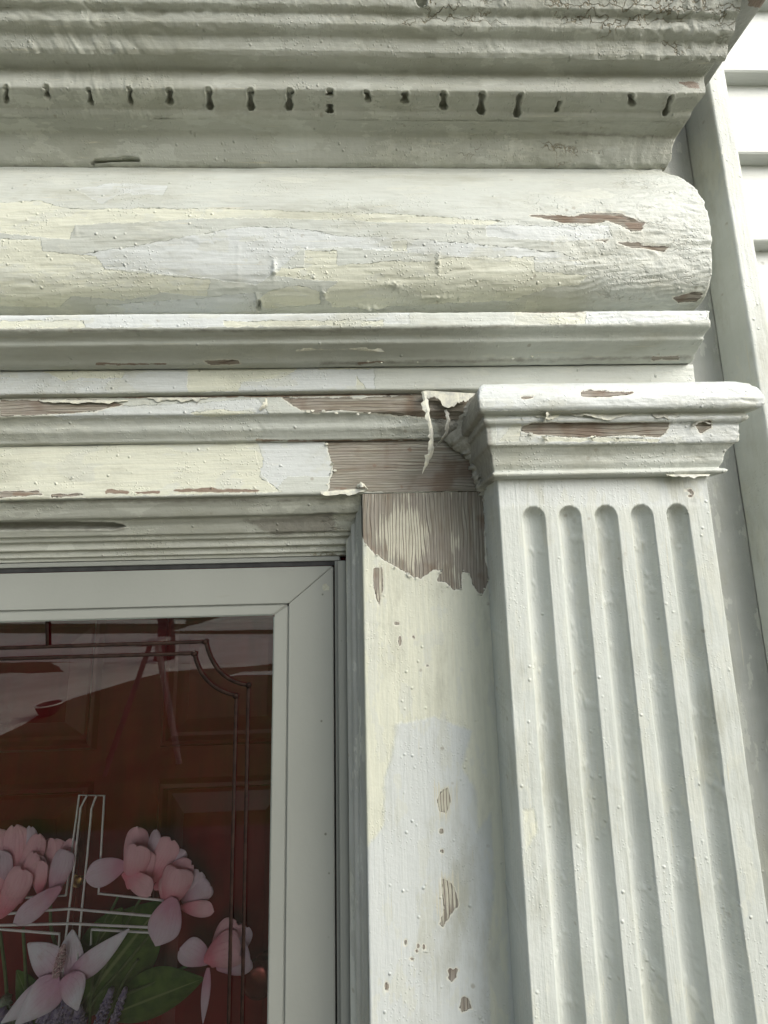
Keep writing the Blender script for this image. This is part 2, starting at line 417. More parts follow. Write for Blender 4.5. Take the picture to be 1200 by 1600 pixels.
# end board of the cornice
def slab(name, x0, x1, dF, dB, z0, z1, mat, parent, seed=1, step=.003, rough=.6, axis='V', label=None, marks=None, roughf=None):
    """a plank seen on its left side, underside and front: one skin wrapped round those faces"""
    prof = resample([(x0, dB, z1), (x0, dB, z0), (x1, dB, z0)], step)
    return prof
eb = resample([(.5005, .86), (.5005, .7315), (.536, .7335), (.538, .86)], .003, 1); ed = np.arange(.3725, .5065, .003)
P = np.zeros((len(ed), len(eb), 3)); P[..., 0] = eb[:, 0]; P[..., 1] = ed[:, None]; P[..., 2] = eb[:, 1]
sheet('end_board', P[:, ::-1], M['paintG'], cor, {'dark': [[(1165, -10), (1205, -12), (1208, 12), (1190, 14), (1170, 8)]]}, axis='V', seed=37, amp=2, rough=.75, label='grey board closing the right end, black mould on its outer edge')

# ---- frieze
fr = thing('frieze_board', 'rounded cushion frieze board scraped to cream and blue-white patches, wood showing near its right end', 'frieze board', (0, .54, .33))
frp = resample(np.vstack([[(.519, .318), (.5185, .345)], curve([(.5155, .3475), (.4884, .3500), (.4700, .3590), (.4593, .3768), (.4544, .4013), (.4512, .4272), (.4508, .4609), (.4559, .4931), (.4688, .5278), (.4848, .5588), (.5080, .5925), (.5125, .604)], 7)]), .002, 1)
frm = {
 'cream': [[(0, 316), (60, 314), (110, 327), (330, 325), (480, 331), (600, 333), (790, 346), (760, 352), (600, 346), (430, 341), (300, 341), (235, 347), (118, 352), (108, 374), (60, 370), (0, 364)],
           [(0, 372), (64, 372), (66, 392), (150, 400), (162, 420), (250, 430), (330, 437), (322, 462), (250, 458), (190, 470), (110, 462), (95, 480), (0, 478)],
           [(428, 432), (440, 418), (475, 418), (477, 392), (527, 392), (527, 415), (610, 408), (670, 410), (700, 402), (835, 402), (836, 425), (920, 430), (905, 445), (860, 448), (800, 470), (700, 474), (600, 480), (520, 480), (505, 460), (530, 440)],
           [(404, 468), (420, 455), (465, 446), (500, 455), (500, 476), (415, 482)], [(612, 378), (636, 376), (637, 392), (614, 394)]],
 'white': [[(115, 294), (150, 290), (185, 285), (262, 290), (255, 305), (190, 303), (160, 318), (145, 312)],
           [(120, 398), (185, 388), (345, 360), (380, 354), (480, 356), (520, 366), (620, 372), (735, 380), (880, 395), (920, 415), (700, 400), (527, 385), (470, 390), (430, 425), (400, 445), (330, 436), (160, 418)],
           [(150, 478), (330, 465), (400, 455), (400, 487), (150, 489)], [(760, 352), (950, 352), (960, 372), (870, 378), (760, 368)]],
 'wood': [[(828, 336), (860, 335), (900, 337), (925, 331), (975, 331), (985, 341), (1007, 346), (1004, 360), (987, 362), (966, 350), (950, 343), (925, 349), (880, 347)],
          [(930, 375), (952, 372), (947, 378)], [(966, 379), (1000, 380), (1046, 385), (1040, 391), (985, 386)], [(1052, 466), (1085, 456), (1099, 459), (1088, 471), (1060, 474)]],
 'dark': [[(900, 338), (930, 334), (975, 336), (978, 340), (930, 341)], [(975, 347), (1005, 348), (1003, 359), (985, 358)]],
 'hole': [[(403, 470), (406, 470), (407, 484), (402, 484)]]}
scr = [(118, 345, 372), (372, 380, 455), (735, 355, 376), (430, 405, 432), (95, 450, 485), (188, 448, 470)]
def frx(sx, sy, P):
    e = np.zeros(sx.shape)
    for (x, y0, y1) in scr: e += .0007*np.exp(-((sx-x)/3.0)**2)*np.clip((sy-y0)/6, 0, 1)*np.clip((y1-sy)/6, 0, 1)*(vnoise(sx*.3, sy*.4, 4)*1.4)
    # scraper steps between old coats and hollows in the coats
    e -= .0006*np.clip((fbm(sx/95, sy/16, 3, 41)-.03)*14, 0, 1)
    e += .00045*np.sin(2*math.pi*(sy*.105+sx*.020+1.6*fbm(sx/60, sy/40, 2, 66)))*np.clip((sx-850)/60, 0, 1)*np.clip((sy-385)/30, 0, 1)*np.clip(vnoise(sx/25, sy/12, 12)*2-.3, 0, 1)
    for cx_, cy_, a_, b_ in ((428, 420, 3, 13), (402, 470, 3, 14), (505, 462, 4, 12), (615, 446, 16, 6), (685, 412, 2.5, 14), (680, 465, 25, 3), (575, 481, 22, 5)):
        e += .0028*np.exp(-((sx-cx_)/a_)**2-((sy-cy_)/b_)**2)*np.clip(vnoise(sx*.35, sy*.5, 8)*1.7-.1, 0, 1.4)
    e += .0016*np.exp(-((sx-575)/22)**2-((sy-481)/5)**2)*vnoise(sx*.35, sy*.5, 8)*2
    return e
sheet('cushion_board', extrude(frp, xs(XL, XE), 0, .5, .004, 13), M['paintH'], fr, frm, amp=1.1, seed=13, roughf=lambda x, y: np.clip((x-800)/200, 0, 1)*.75, cap=(-1,), backD=.56, extra=frx)

# ---- architrave
arc = thing('architrave', 'stepped architrave of fillet, cove, flat band and bed moulding under the frieze, bare grey wood along its lowest moulding', 'architrave', (0, .54, .178))
cm = resample(np.vstack([[(.53, .335), (.470, .326), (.4570, .3235), (.4540, .320), (.4530, .301), (.4555, .2985), (.462, .2970)], curve([(.464, .2965), (.4675, .2925), (.4685, .2885), (.474, .2862)], 4),
    curve([(.4755, .2855), (.482, .2838), (.489, .280), (.4925, .2765)], 4), [(.496, .2745), (.5025, .2735)]])[::-1], .0018, 2)
sheet('cap_moulding', extrude(cm, xs(XL, .452), -.15, .5, .010, 15), M['paintH'], arc, {
    'grime_shade': [[(0, 515), (500, 515), (900, 507), (900, 510), (500, 518), (0, 518)], [(500, 566), (1080, 556), (1080, 560), (500, 570)]],  # thin darker lines at the lower edges of the moulding
    'white': [[(0, 490), (300, 488), (640, 486), (640, 505), (300, 512), (0, 512)], [(915, 484), (1105, 484), (1105, 500), (915, 506)]],
    'cream': [[(0, 502), (130, 500), (135, 512), (0, 514)], [(350, 502), (600, 500), (600, 509), (350, 511)], [(805, 488), (915, 487), (915, 506), (805, 508)]],
    'wood': [[(815, 483), (912, 481), (912, 487), (815, 488)], [(320, 564), (372, 563), (376, 569), (330, 571)], [(1020, 557), (1060, 556), (1060, 561), (1020, 562)]],
    'dark': [[(150, 567), (260, 568), (260, 570), (150, 570)], [(560, 566), (600, 564), (600, 566), (560, 568)]]},
    amp=1.25, seed=15, rough=.1, roughf=lambda x, y: np.clip((x-620)/300, 0, 1)*.35, cap=(-1,), backD=.56)
fa = resample([(.505, .2740), (.505, .2425), (.5065, .2405), (.515, .2395)][::-1], .0018, 1)
sheet('fascia', extrude(fa, xs(XL, XE-.002), 0, .5, .003, 17), M['paintH'], arc, {
    'white': [[(0, 572), (290, 572), (585, 572), (586, 611), (0, 616)]],
    'cream': [[(58, 574), (120, 580), (200, 571), (190, 592), (130, 590), (100, 597)], [(293, 570), (470, 572), (442, 590), (380, 598), (372, 611), (293, 614)], [(556, 585), (572, 608), (558, 610)], [(460, 572), (585, 568), (583, 576), (520, 578)]]},
    seed=17, roughf=lambda x, y: np.clip((x-620)/200, 0, 1)*.15, cap=(-1,), backD=.56)
bm_ = resample(np.vstack([[(.5155, .2395), (.5135, .238), (.5125, .228), (.5120, .214)], curve([(.5125, .2115), (.518, .2085), (.5225, .202), (.5245, .1935), (.529, .188), (.5325, .1835)], 5), [(.534, .1800), (.540, .1786)]])[::-1], .0018, 2)
sheet('bed_moulding', extrude(bm_, xs(XL, .1525), 0, .5, 0, 19), M['paintH'], arc, {
    'white': [[(60, 640), (330, 628), (405, 622), (415, 640), (420, 648), (100, 655)]],
    'wood': [[(0, 624), (90, 626), (150, 624), (192, 631), (150, 641), (60, 648), (0, 650)], [(455, 621), (560, 622), (650, 616), (735, 618), (745, 660), (700, 655), (600, 648), (530, 640), (495, 646), (470, 640), (440, 622)]],
    'cream': [[(290, 645), (340, 640), (400, 645), (330, 652)]],
    'grime_shade': [[(672, 640), (700, 625), (780, 620), (780, 700), (690, 690)]],  # dirt plus the corner's shade, painted as one patch
    'dark': [[(0, 619), (250, 619), (450, 617), (650, 613), (650, 616), (420, 620), (0, 622)], [(400, 687), (500, 688), (660, 688), (660, 690), (500, 691), (400, 690)]]},
    amp=1.3, seed=19, rough=.25, roughf=lambda x, y: np.clip((x-500)/200, 0, 1)*.5)

# ---- head casing
hc = thing('head_casing', 'cream scraped board across the door head, stripped to bare grey wood at its right end', 'door casing', (0, .54, .10))
hp = resample([(.540, .1785), (.540, .1035), (.542, .1015), (.550, .1012)][::-1], .0018, 1)
sheet('casing_board', extrude(hp, xs(XL, .1565), 0, .5, 0, 21), M['paintH'], hc, {'grime_shade': [[(0, 689), (510, 687), (510, 690), (0, 693)], [(700, 690), (770, 690), (770, 770), (735, 770), (725, 725)]],  # thin darker line on top; dirt and painted corner shade at right
    'cream': [[(-40, 690), (400, 688), (412, 715), (405, 745), (440, 768), (0, 782), (-40, 782)]],
    'white': [[(395, 692), (508, 690), (520, 725), (515, 745), (450, 745), (430, 765), (408, 740)], [(420, 700), (430, 705), (420, 720)]],
    'wood': [[(508, 688), (640, 680), (760, 680), (790, 770), (513, 768), (521, 728)], [(0, 768), (60, 766), (66, 773), (0, 777)], [(80, 772), (130, 770), (130, 774), (80, 776)]],
    'dark': [[(165, 763), (185, 765), (202, 768), (198, 772), (165, 771)], [(210, 768), (250, 767), (250, 771), (215, 772)], [(272, 766), (330, 761), (345, 764), (408, 765), (400, 769), (280, 769)], [(20, 770), (60, 768), (60, 772), (20, 774)],
             [(520, 761), (548, 760), (545, 764), (520, 764)]] + [ellipse(x, y, 3, 3) for x, y in ((585, 727), (640, 702), (628, 760))]},
    seed=21)

# ---- vertical casing board beside the door
vc = thing('side_casing', 'cream and blue-white scraped upright board between door and fluted pilaster, bare wood at its top', 'door casing', (.07, .54, -H0))
Xc = np.concatenate([[-.0178, -.0178, -.0170], np.arange(-.0155, .1625, .0018)]); Dc = np.concatenate([[.556, .545, .5408], np.full(len(Xc)-3, .540)])
Zc = zs(.1010, -H0)
P = np.zeros((len(Zc), len(Xc), 3)); P[..., 0] = Xc; P[..., 1] = Dc; P[..., 2] = Zc[:, None]
wv = [[(560, 755), (752, 755), (757, 800), (757, 870), (765, 905), (752, 932), (740, 915), (733, 895), (722, 893), (720, 920), (708, 922), (700, 912), (684, 907), (690, 890), (672, 892), (657, 905), (640, 898), (610, 880), (588, 868), (572, 850), (560, 830)],
      [(584, 888), (596, 886), (599, 915), (592, 948), (586, 925)], ellipse(620, 974, 4, 2.5), ellipse(625, 1001, 2.5, 7), ellipse(645, 995, 2, 3), ellipse(668, 1040, 2.5, 2),
[(690, 1234), (699, 1232), (704, 1250), (697, 1271), (687, 1268), (684, 1250)], [(690, 1372), (697, 1374), (709, 1387), (717, 1414), (704, 1428), (692, 1448), (687, 1444), (694, 1420), (691, 1395)],
      ellipse(690, 1298, 3, 4), ellipse(691, 1330, 3, 3), ellipse(634, 1473, 3, 6), ellipse(654, 1478, 2, 3), ellipse(663, 1480, 2, 4), ellipse(643, 1498, 3, 2), ellipse(604, 1542, 3, 9), ellipse(708, 1523, 8, 10, j=.4), ellipse(727, 1568, 9, 12, j=.3), ellipse(651, 1486, 2, 2)]
patch = [[(706, 842), (718, 842), (716, 855), (709, 856)], ellipse(695, 880, 4, 3), ellipse(707, 893, 3, 4), [(655, 764), (712, 764), (700, 772), (680, 768), (660, 770)], [(630, 768), (642, 766), (636, 780)]]
patch += [[(676, 1226), (712, 1226), (712, 1262), (690, 1282), (676, 1262)], [(690, 1366), (712, 1366), (716, 1410), (690, 1436), (684, 1410)], [(596, 884), (606, 884), (600, 935), (590, 935)]]
patch += [[(600, 812), (625, 790), (655, 800), (672, 830), (668, 862), (640, 885), (612, 868), (592, 840)]]   # scrubby remains of paint in the grain
sheet('casing_board', P, M['paintV'], vc, {'wood': wv, 'cream': [[(560, 850), (760, 850), (770, 1000), (780, 1140), (782, 1250), (745, 1300), (745, 1235), (722, 1200), (737, 1142), (680, 1120), (620, 1132), (612, 1180), (600, 1220), (600, 1290), (577, 1320), (560, 1330)], [(766, 1250), (790, 1250), (795, 1620), (768, 1620), (762, 1480), (772, 1400)]],
    'white': [[(560, 1320), (600, 1290), (600, 1220), (615, 1180), (622, 1130), (680, 1118), (737, 1140), (722, 1200), (745, 1235), (745, 1300), (775, 1330), (760, 1480), (770, 1620), (560, 1620)], [(575, 975), (610, 978), (605, 1000), (577, 1002)]],
    'film': patch, 'grime_shade': [[(756, 755), (790, 755), (790, 870), (770, 940), (764, 905)]]}, axis='V', seed=23, amp=.8)  # last mask: dirt and painted shade where casing meets pilaster

# ---- pilaster
pil = thing('pilaster', 'white fluted pilaster with five rounded flutes and a peeling moulded capital', 'pilaster', (.293, .54, -H0))
SL, SR, SD = .1572, .4300, .475
FC = [.2005, .2467, .2930, .3393, .3857]; FW = .0142; FT = .0535
side = np.arange(.560, SD+.002, -.003)
Xp = np.concatenate([np.full(len(side), SL), [SL+.0004], np.arange(SL+.0015, SR-.001, .0009), [SR-.0004], np.full(12, SR)])
Dp = np.concatenate([side, [SD+.0008], np.full(len(np.arange(SL+.0015, SR-.001, .0009)), SD), [SD+.0008], np.linspace(SD+.003, .560, 12)])
Zp = zs(.1085, -H0+.16)
P = np.zeros((len(Zp), len(Xp), 3)); P[..., 0] = Xp; P[..., 1] = Dp; P[..., 2] = Zp[:, None]
front = (np.abs(P[..., 1]-SD) < .0002)
for c in FC:
    dx = P[..., 0]-c+.0007*fbm(P[..., 2]*9+c*50, P[..., 2]*0, 2, 2); dz = np.maximum(P[..., 2]-FT, 0); r = np.sqrt(dx**2+dz**2)/FW
    P[..., 1] += np.where(front & (r < 1), .0135*np.sqrt(np.clip(1-r**2, 0, 1)), 0)
def shx(sx, sy, Q):
    infl = Q[..., 1] > SD+.003
    b = .0022*np.clip(fbm(Q[..., 0]*110, Q[..., 2]*75, 3, 91)-.13, 0, 1)*3.2*infl
    return b+.0025*np.exp(-((sx-1062)/14)**2-((sy-1355)/28)**2)*vnoise(sx*.12, sy*.12, 9)+.0022*np.exp(-((sx-1155)/12)**2-((sy-1535)/25)**2)*vnoise(sx*.15, sy*.1, 19)
sheet('shaft', P, M['paintV'], pil, {'dark': [ellipse(1077, 767, 6, 2.5), ellipse(1078, 774, 4, 2)][:0], 'wood': [[(1071, 765), (1080, 765), (1084, 770), (1082, 773), (1077, 768), (1071, 768)], ellipse(1078, 775, 5, 2)],
    'white': [[(770, 745), (1105, 745), (1105, 790), (770, 790)]], 'cream': [[(818, 1265), (835, 1262), (840, 1300), (822, 1330)]]}, axis='V', seed=25, amp=.75, extra=shx)
cap_ = resample(np.vstack([[(.0, .1035), (.0125, .1045)], curve([(.0135, .1055), (.0147, .108), (.0125, .1108)], 4), [(.009, .1115), (.009, .1135)],
    curve([(.009, .1137), (.0125, .120), (.0135, .1265), (.016, .133), (.0205, .1395)], 4), [(.0240, .1412), (.0250, .1435), (.0262, .1640), (.0285, .1655)],
    curve([(.0305, .166), (.0327, .169), (.0327, .1725), (.031, .1755)], 4), [(.031, .1768), (.0405, .1778), (.0428, .1800)],
    curve([(.044, .183), (.0442, .191), (.0425, .199), (.039, .208), (.031, .2165), (.018, .2215), (-.03, .223)], 6)]), .0016, 1)
nx = int((SR-SL)/.0019)
P = []
for (q, z) in cap_:
    row = []
    for k in range(30):     # left return
        row.append((SL-q*.7, .556+(SD-q-.556)*k/30, z))
    for k in range(nx+1): row.append((SL-q*.7+(SR-SL+q*1.72)*k/nx, SD-q, z))
    for k in range(1, 13): row.append((SR+q*1.02, SD-q+(.556-SD+q)*k/12, z))
    P.append(row)
cw = {'grime_shade': [[(690, 600), (742, 604), (752, 640), (768, 668), (770, 735), (772, 760), (690, 760)]], 'wood': [[(908, 612), (925, 608), (955, 612), (990, 612), (985, 616), (950, 620), (910, 619)], [(815, 620), (835, 618), (832, 623), (816, 624)],  # left return darkened: dirt and its shade painted together
       [(815, 668), (832, 660), (900, 661), (1046, 661), (1041, 675), (1030, 684), (985, 680), (900, 684), (840, 679), (815, 674)], [(1086, 662), (1110, 657), (1112, 668), (1095, 677)]],
      'white': [[(745, 595), (1140, 590), (1195, 610), (1195, 638), (745, 642)], [(775, 650), (1160, 650), (1150, 692), (775, 694)]],
      'cream': [[(800, 665), (815, 662), (812, 690), (780, 690)], [(845, 682), (1030, 686), (1030, 690), (850, 690)]]}
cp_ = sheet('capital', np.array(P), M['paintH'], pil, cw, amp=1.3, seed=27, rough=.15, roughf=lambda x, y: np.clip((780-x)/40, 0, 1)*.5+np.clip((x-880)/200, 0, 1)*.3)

# ---- trim behind the pilaster, corner post, siding
bb = thing('backing_board', 'light grey backing board in the gap between fluted pilaster and corner post', 'trim board', (.49, .56, -H0))
Xb = np.arange(.40, .5575, .003); Zb = zs(.95, -H0, .003)
P = np.zeros((len(Zb), len(Xb), 3)); P[..., 0] = Xb; P[..., 1] = .5600; P[..., 2] = Zb[:, None]
sheet('backing_board_face', P, M['paintG'], bb, {}, axis='V', seed=29, amp=1.4)
po = thing('corner_post', 'tall white corner post with a chalky grey inner face between door surround and siding', 'corner post', (.572, .54, -H0))
rr = np.arange(.560, .514, -.003)
Xq = np.concatenate([np.full(len(rr), .5570), [.5575, .5590], np.arange(.561, .5855, .0025), [.5865, .5870], np.full(8, .5872)])
Dq = np.concatenate([rr, [.5115, .5102], np.full(len(np.arange(.561, .5855, .0025)), .5100), [.5104, .512], np.linspace(.514, .56, 8)])
Zq = zs(1.3, -H0, .003)
P = np.zeros((len(Zq), len(Xq), 3)); P[..., 0] = Xq; P[..., 1] = Dq; P[..., 2] = Zq[:, None]
sheet('post_face', P, M['paintV'], po, {}, axis='V', seed=31, amp=1.2)

hw = thing('house_wall', 'white clapboard house wall rising beyond the corner post', 'house wall', (2.5, .60, -H0-.15))
m = NT('white_siding'); n = m.noise(7, (1, 9, 9), 5, .65); c = m.mix(m.ss(n, .3, .7), (.68, .70, .68), (.62, .64, .615))
c = m.mix(m.math('MULTIPLY', m.ss(m.noise(5, (1, 1, 3), 6, .7), .52, .7), .4), c, (.43, .44, .40))
c = m.mix(m.math('MULTIPLY', m.math('MULTIPLY', m.ss(m.vor(30), .16, .06), m.ss(m.noise(20), .5, .6)), .7), c, (.2, .19, .15)); m.bump(m.noise(14, (1, 14, 14), 5, .7), .0015, .8); M['siding'] = m.fin(c, .5)
zb = -2.30; sV = []; sF = []
bounds = [-2.30]
step = .1645; z = .6700-step*18
rows_ = []
while z < 4.4: rows_.append(z); z += step
for x0, x1 in ((.5875, 8.0),):
    for i, z in enumerate(rows_):
        k = len(sV)
        pts = [(.5600, z-.003), (.5415, z-.0015), (.5400, z+.001), (.5405, z+.004), (.5600, z+step-.002)]
        for X_ in (x0, x1):
            for d, zz in pts: sV.append((X_, d, zz))
        for j in range(4): sF.append((k+j, k+j+1, k+j+6, k+j+5))
raw('clapboard_siding', sV, [f[::-1] for f in sF], M['siding'], hw, smooth=False)
box('wall_core', -9.0, 8.0, .572, .72, .90, 4.59, M['siding'], hw, 0)
box('wall_core', .20, 8.0, .575, .72, -2.30, .8995, M['siding'], hw, 0)
box('wall_core', -9.0, -1.2, .575, .72, -2.30, .8995, M['siding'], hw, 0)
box('wall_core', -1.2, .20, .575, .72, .101, .8995, M['siding'], hw, 0)
box('door_reveal', -1.36, -.0445, .641, .80, .0165, .100, M['siding'], hw, 0)
box('door_reveal', -.0440, .19, .641, .80, -2.30, .0995, M['siding'], hw, 0)
box('roof_slope', -9.4, 8.4, .15, 5.5, 4.6, 4.75, simple('roof_shingle', (.06, .06, .06), (.1, .095, .09), 30), hw, 0)

# ---- door frame mouldings (head and side)
df = thing('door_frame', 'splayed sage-shadowed door frame moulding set inside the casing boards', 'door frame', (-.45, .60, -H0))
hd = resample(np.vstack([curve([(.5495, .1010), (.5515, .0960), (.556, .0900), (.559, .0840), (.562, .0790), (.5645, .0765)], 4), [(.573, .0755), (.575, .0715)], curve([(.575, .0715), (.579, .067), (.582, .060), (.586, .053)], 4),
     [(.592, .0515), (.594, .0455), (.600, .0445), (.6015, .0400), (.6025, .0330), (.610, .0325), (.611, .0225), (.617, .0220), (.6175, .0160), (.640, .0160)]])[::-1], .0016, 1)
Xh = xs(XL, -.0105, .002); P = extrude(hd, Xh, 0, .5, 0, 33)
P[..., 0] = np.minimum(P[..., 0], -.0180-(np.clip(P[..., 1]-.5495, 0, 1)*.32))
sheet('head_moulding', P, M['paintHs'], df, {'grime_shade': [[(-15, 816), (195, 816), (195, 828), (-15, 829)], [(380, 812), (520, 800), (525, 830), (430, 838)], [(0, 783), (540, 778), (540, 782), (0, 787)]], 'hole': [[(-15, 817), (90, 816), (178, 817), (195, 822), (178, 826), (90, 826), (-15, 828)]]}, seed=33, amp=1.2, rough=.12,  # slot's inner shade painted dark; a patch and thin line also darker
      roughf=lambda x, y: np.clip((x-400)/120, 0, 1)*.5)
sp = resample(np.array([(.550, -.0182), (.554, -.0195), (.5645, -.0245), (.5655, -.0265), (.575, -.0290), (.5765, -.0350), (.586, -.0365), (.592, -.0440), (.640, -.0440)]), .0016, 1)
Zs_ = zs(.0975, -H0, .0022)
P = np.zeros((len(Zs_), len(sp), 3)); P[..., 0] = sp[:, 1]; P[..., 1] = sp[:, 0]; P[..., 2] = Zs_[:, None]
P[..., 2] = np.minimum(P[..., 2], .0990-(sp[:, 0]-.550)[None, :]*1.45)
sheet('side_moulding', P, M['paintG'], df, {'cream': [[(535, 800), (541, 800), (541, 1000), (536, 1000)]]}, axis='V', seed=35, amp=1.3)

# ---- storm door
m = NT('door_enamel'); n = m.noise(4, (1, 1, .5), 5, .65); c = m.mix(m.ss(n, .3, .7), (.275, .285, .262), (.25, .26, .238))
dots = m.math('MULTIPLY', m.ss(m.vor(42), .10, .05), m.ss(m.noise(27), .55, .6)); c = m.mix(m.math('MULTIPLY', dots, .8), c, (.08, .08, .06))
scf = m.ss(m.noise(12, (1, 1, 6), 6, .75), .62, .72); c = m.mix(m.math('MULTIPLY', scf, .35), c, (.24, .245, .21)); m.bump(m.noise(180), .0002); M['alu'] = m.fin(c, .38)
M['alud'] = simple('gap_shade_black', (.02, .02, .02), (.035, .035, .035), 40, .7)  # near-black colour that paints the shade over the storm door
DD = .612
sf = thing('storm_door_frame', 'narrow white metal frame of the storm door, dark gap showing under its head', 'door frame', (-.45, .62, -H0))
box('head_channel', XL, -.0565, .6185, .640, .0085, .0155, M['alu'], sf, .0008)
box('side_channel', -.0585, -.0450, .606, .640, -H0, .0080, M['alu'], sf, .001)
box('side_channel', -.0640, -.0592, .616, .640, -H0, .0080, M['alu'], sf, .0008)
box('gap_shade_strip', XL, -.0645, .6215, .640, .0010, .0080, M['alud'], sf, 0)  # added dark strip, coloured to read as the shaded gap

st = thing('storm_door', 'white storm door with wide mitred frame and decorative glass over a red door', 'storm door', (-.45, .62, -H0))
XI, XO = -.1590, -.0665; ZT, ZI = .0000, -.0735; XM = -.1350; ZM = -.0560
LX = -.93
def frame_piece(name, quad, d, parent, bevel=.0012, thick=.022):
    """mitred frame member; quad is its outline (X, Z)"""
    import bmesh
    bm = bmesh.new(); vs = [bm.verts.new(Wd((x, d, z))-base_of(parent)) for x, z in quad]
    f = bm.faces.new(vs); r = bmesh.ops.extrude_face_region(bm, geom=[f])
    for v in r['geom']:
        if isinstance(v, bmesh.types.BMVert): v.co.y += thick
    bmesh.ops.recalc_face_normals(bm, faces=bm.faces[:])
    bmesh.ops.bevel(bm, geom=bm.edges[:], offset=bevel, segments=2, affect='EDGES')
    me = bpy.data.meshes.new(name); bm.to_mesh(me); bm.free(); return place(name, me, M['alu'], parent)
g = .0004
frame_piece('top_rail', [(LX, ZT), (XO, ZT), (XM-g, ZM), (LX+.068, ZM)][::1], DD, st)
frame_piece('stile', [(XO, ZT-.0006), (XO, -H0+.02), (XM, -H0+.02), (XM, ZM-.0006)], DD, st)
frame_piece('stile', [(LX, ZT-.0006), (LX, -H0+.02), (LX+.068, -H0+.02), (LX+.068, ZM-.0006)], DD, st)
frame_piece('glazing_bead', [(LX+.0685, ZM-.0007), (XM-.0007, ZM-.0007), (XI, ZI), (LX+.092, ZI)], DD+.0015, st, .0022)
frame_piece('glazing_bead', [(XM-.0007, ZM-.0014), (XM-.0007, -H0+.3), (XI, -H0+.3), (XI, ZI-.0006)], DD+.0015, st, .0022)
frame_piece('glazing_bead', [(LX+.0685, ZM-.0014), (LX+.0685, -H0+.3), (LX+.092, -H0+.3), (LX+.092, ZI-.0006)], DD+.0015, st, .0022)
frame_piece('kick_panel', [(LX+.069, -H0+.02), (XM-.001, -H0+.02), (XM-.001, -H0+.298), (LX+.069, -H0+.298)], DD+.002, st)
# a dent of chipped enamel near the mitre
raw('enamel_chip', [at(x, y, DD-.0006) for x, y in ellipse(509, 917, 5, 6, 0, 9, .35)], [tuple(range(9))[::-1]], simple('chipped_enamel', (.30, .30, .24), (.36, .36, .30), 300), st, smooth=False)
# glass
gm = NT('storm_glass'); gm.t.nodes.remove(gm.b)
gl = gm.n('ShaderNodeBsdfGlossy'); gl.inputs['Roughness'].default_value = 0.004; gl.inputs[0].default_value = (.95, 1, .94, 1)
tr = gm.n('ShaderNodeBsdfTransparent'); tr.inputs[0].default_value = (.86, .87, .87, 1)
fz = gm.n('ShaderNodeFresnel'); fz.inputs[0].default_value = 1.78
mx = gm.n('ShaderNodeMixShader'); gm.t.links.new(fz.outputs[0], mx.inputs[0]); gm.t.links.new(tr.outputs[0], mx.inputs[1]); gm.t.links.new(gl.outputs[0], mx.inputs[2])
gm.t.links.new(mx.outputs[0], gm.o.inputs[0])
GD = DD+.012
gx0, gx1, gz0, gz1 = LX+.088, XI+.004, -H0+.296, ZI+.004
raw('glass_pane', [(gx0, GD, gz0), (gx1, GD, gz0), (gx1, GD, gz1), (gx0, GD, gz1)], [(0, 1, 2, 3)], gm.m, st, smooth=False)
M['came'] = simple('dark_metal_came', (.010, .005, .004), (.022, .012, .009), 90, .7, 0, spec=.1)
def came(px_pts, w):
    path = [at(x, y, GD-.0022) for x, y in px_pts]; tube('decorative_came', path, w, M['came'], st, 8, .45)
def arcpts(a, c, b, n=9):
    out = []
    for i in range(n+1):
        t = i/n; out.append(((1-t)**2*a[0]+2*t*(1-t)*c[0]+t*t*b[0], (1-t)**2*a[1]+2*t*(1-t)*c[1]+t*t*b[1]))
    return out
zlow = at(378, 1600, GD)
came([(-420, 1024), (0, 1013), (320, 1003)], .0026); came(arcpts((321, 1003), (334, 1064), (388, 1071)), .0026); came([(388, 1071), (378, 1600), (374.5, 1850)], .0026)
came([(-420, 1043), (0, 1030), (303, 1021)], .0026); came(arcpts((303, 1021), (314, 1076), (369, 1087)), .0026); came([(369, 1087), (357, 1600), (353.5, 1850)], .0026)
came([(73, 948), (74, 1009)], .0026)
for x, y in ((320, 1003), (303, 1022), (388, 1071), (368, 1088)):
    a = at(x, y, GD-.003); V, F = tubegeo([(a[0], a[1]+.002, a[2]), (a[0], a[1]-.0015, a[2])], [.0042, .0036], 10)
    raw('came_joint', V, F, M['came'], st)
M['came2'] = M['came']

# ---- red entry door behind the glass
M['red'] = simple('red_door_paint', (.19, .003, .007), (.145, .003, .005), 6, .32, .0004, vec=(6, 6, 1))
RD = .735
rd = thing('entry_door', 'dark red panelled entry door seen through the storm door glass', 'front door', (-.45, .76, -H0))
box('door_slab', LX-.02, -.056, RD, RD+.045, -H0, .02, M['red'], rd, .002)
def panel(x0, x1, z0, z1):
    V = []; F = []
    prof = [(0, 0.0), (.006, -.006), (.012, -.007), (.018, -.001), (.024, .000), (.050, -.010), (.0505, -.0105)]
    for ins, dd in prof:
        V += [(x0+ins, RD+dd, z0+ins), (x1-ins, RD+dd, z0+ins), (x1-ins, RD+dd, z1-ins), (x0+ins, RD+dd, z1-ins)]
    for i in range(len(prof)-1):
        for k in range(4): F.append((4*i+k, 4*i+(k+1) % 4, 4*i+4+(k+1) % 4, 4*i+4+k))
    n = 4*(len(prof)-1); F.append((n, n+1, n+2, n+3)); raw('door_panel', V, F, M['red'], rd, smooth=False)
c0 = at(186, 1405, RD)[0]
panel(c0+.055, -.145, at(300, 1215, RD)[2]-.62, at(300, 1215, RD)[2]); panel(c0-.43, c0-.055, at(300, 1215, RD)[2]-.62, at(300, 1215, RD)[2])
panel(c0+.055, -.145, at(300, 1185, RD)[2]+.02, -.075); panel(c0-.43, c0-.055, at(300, 1185, RD)[2]+.02, -.075)
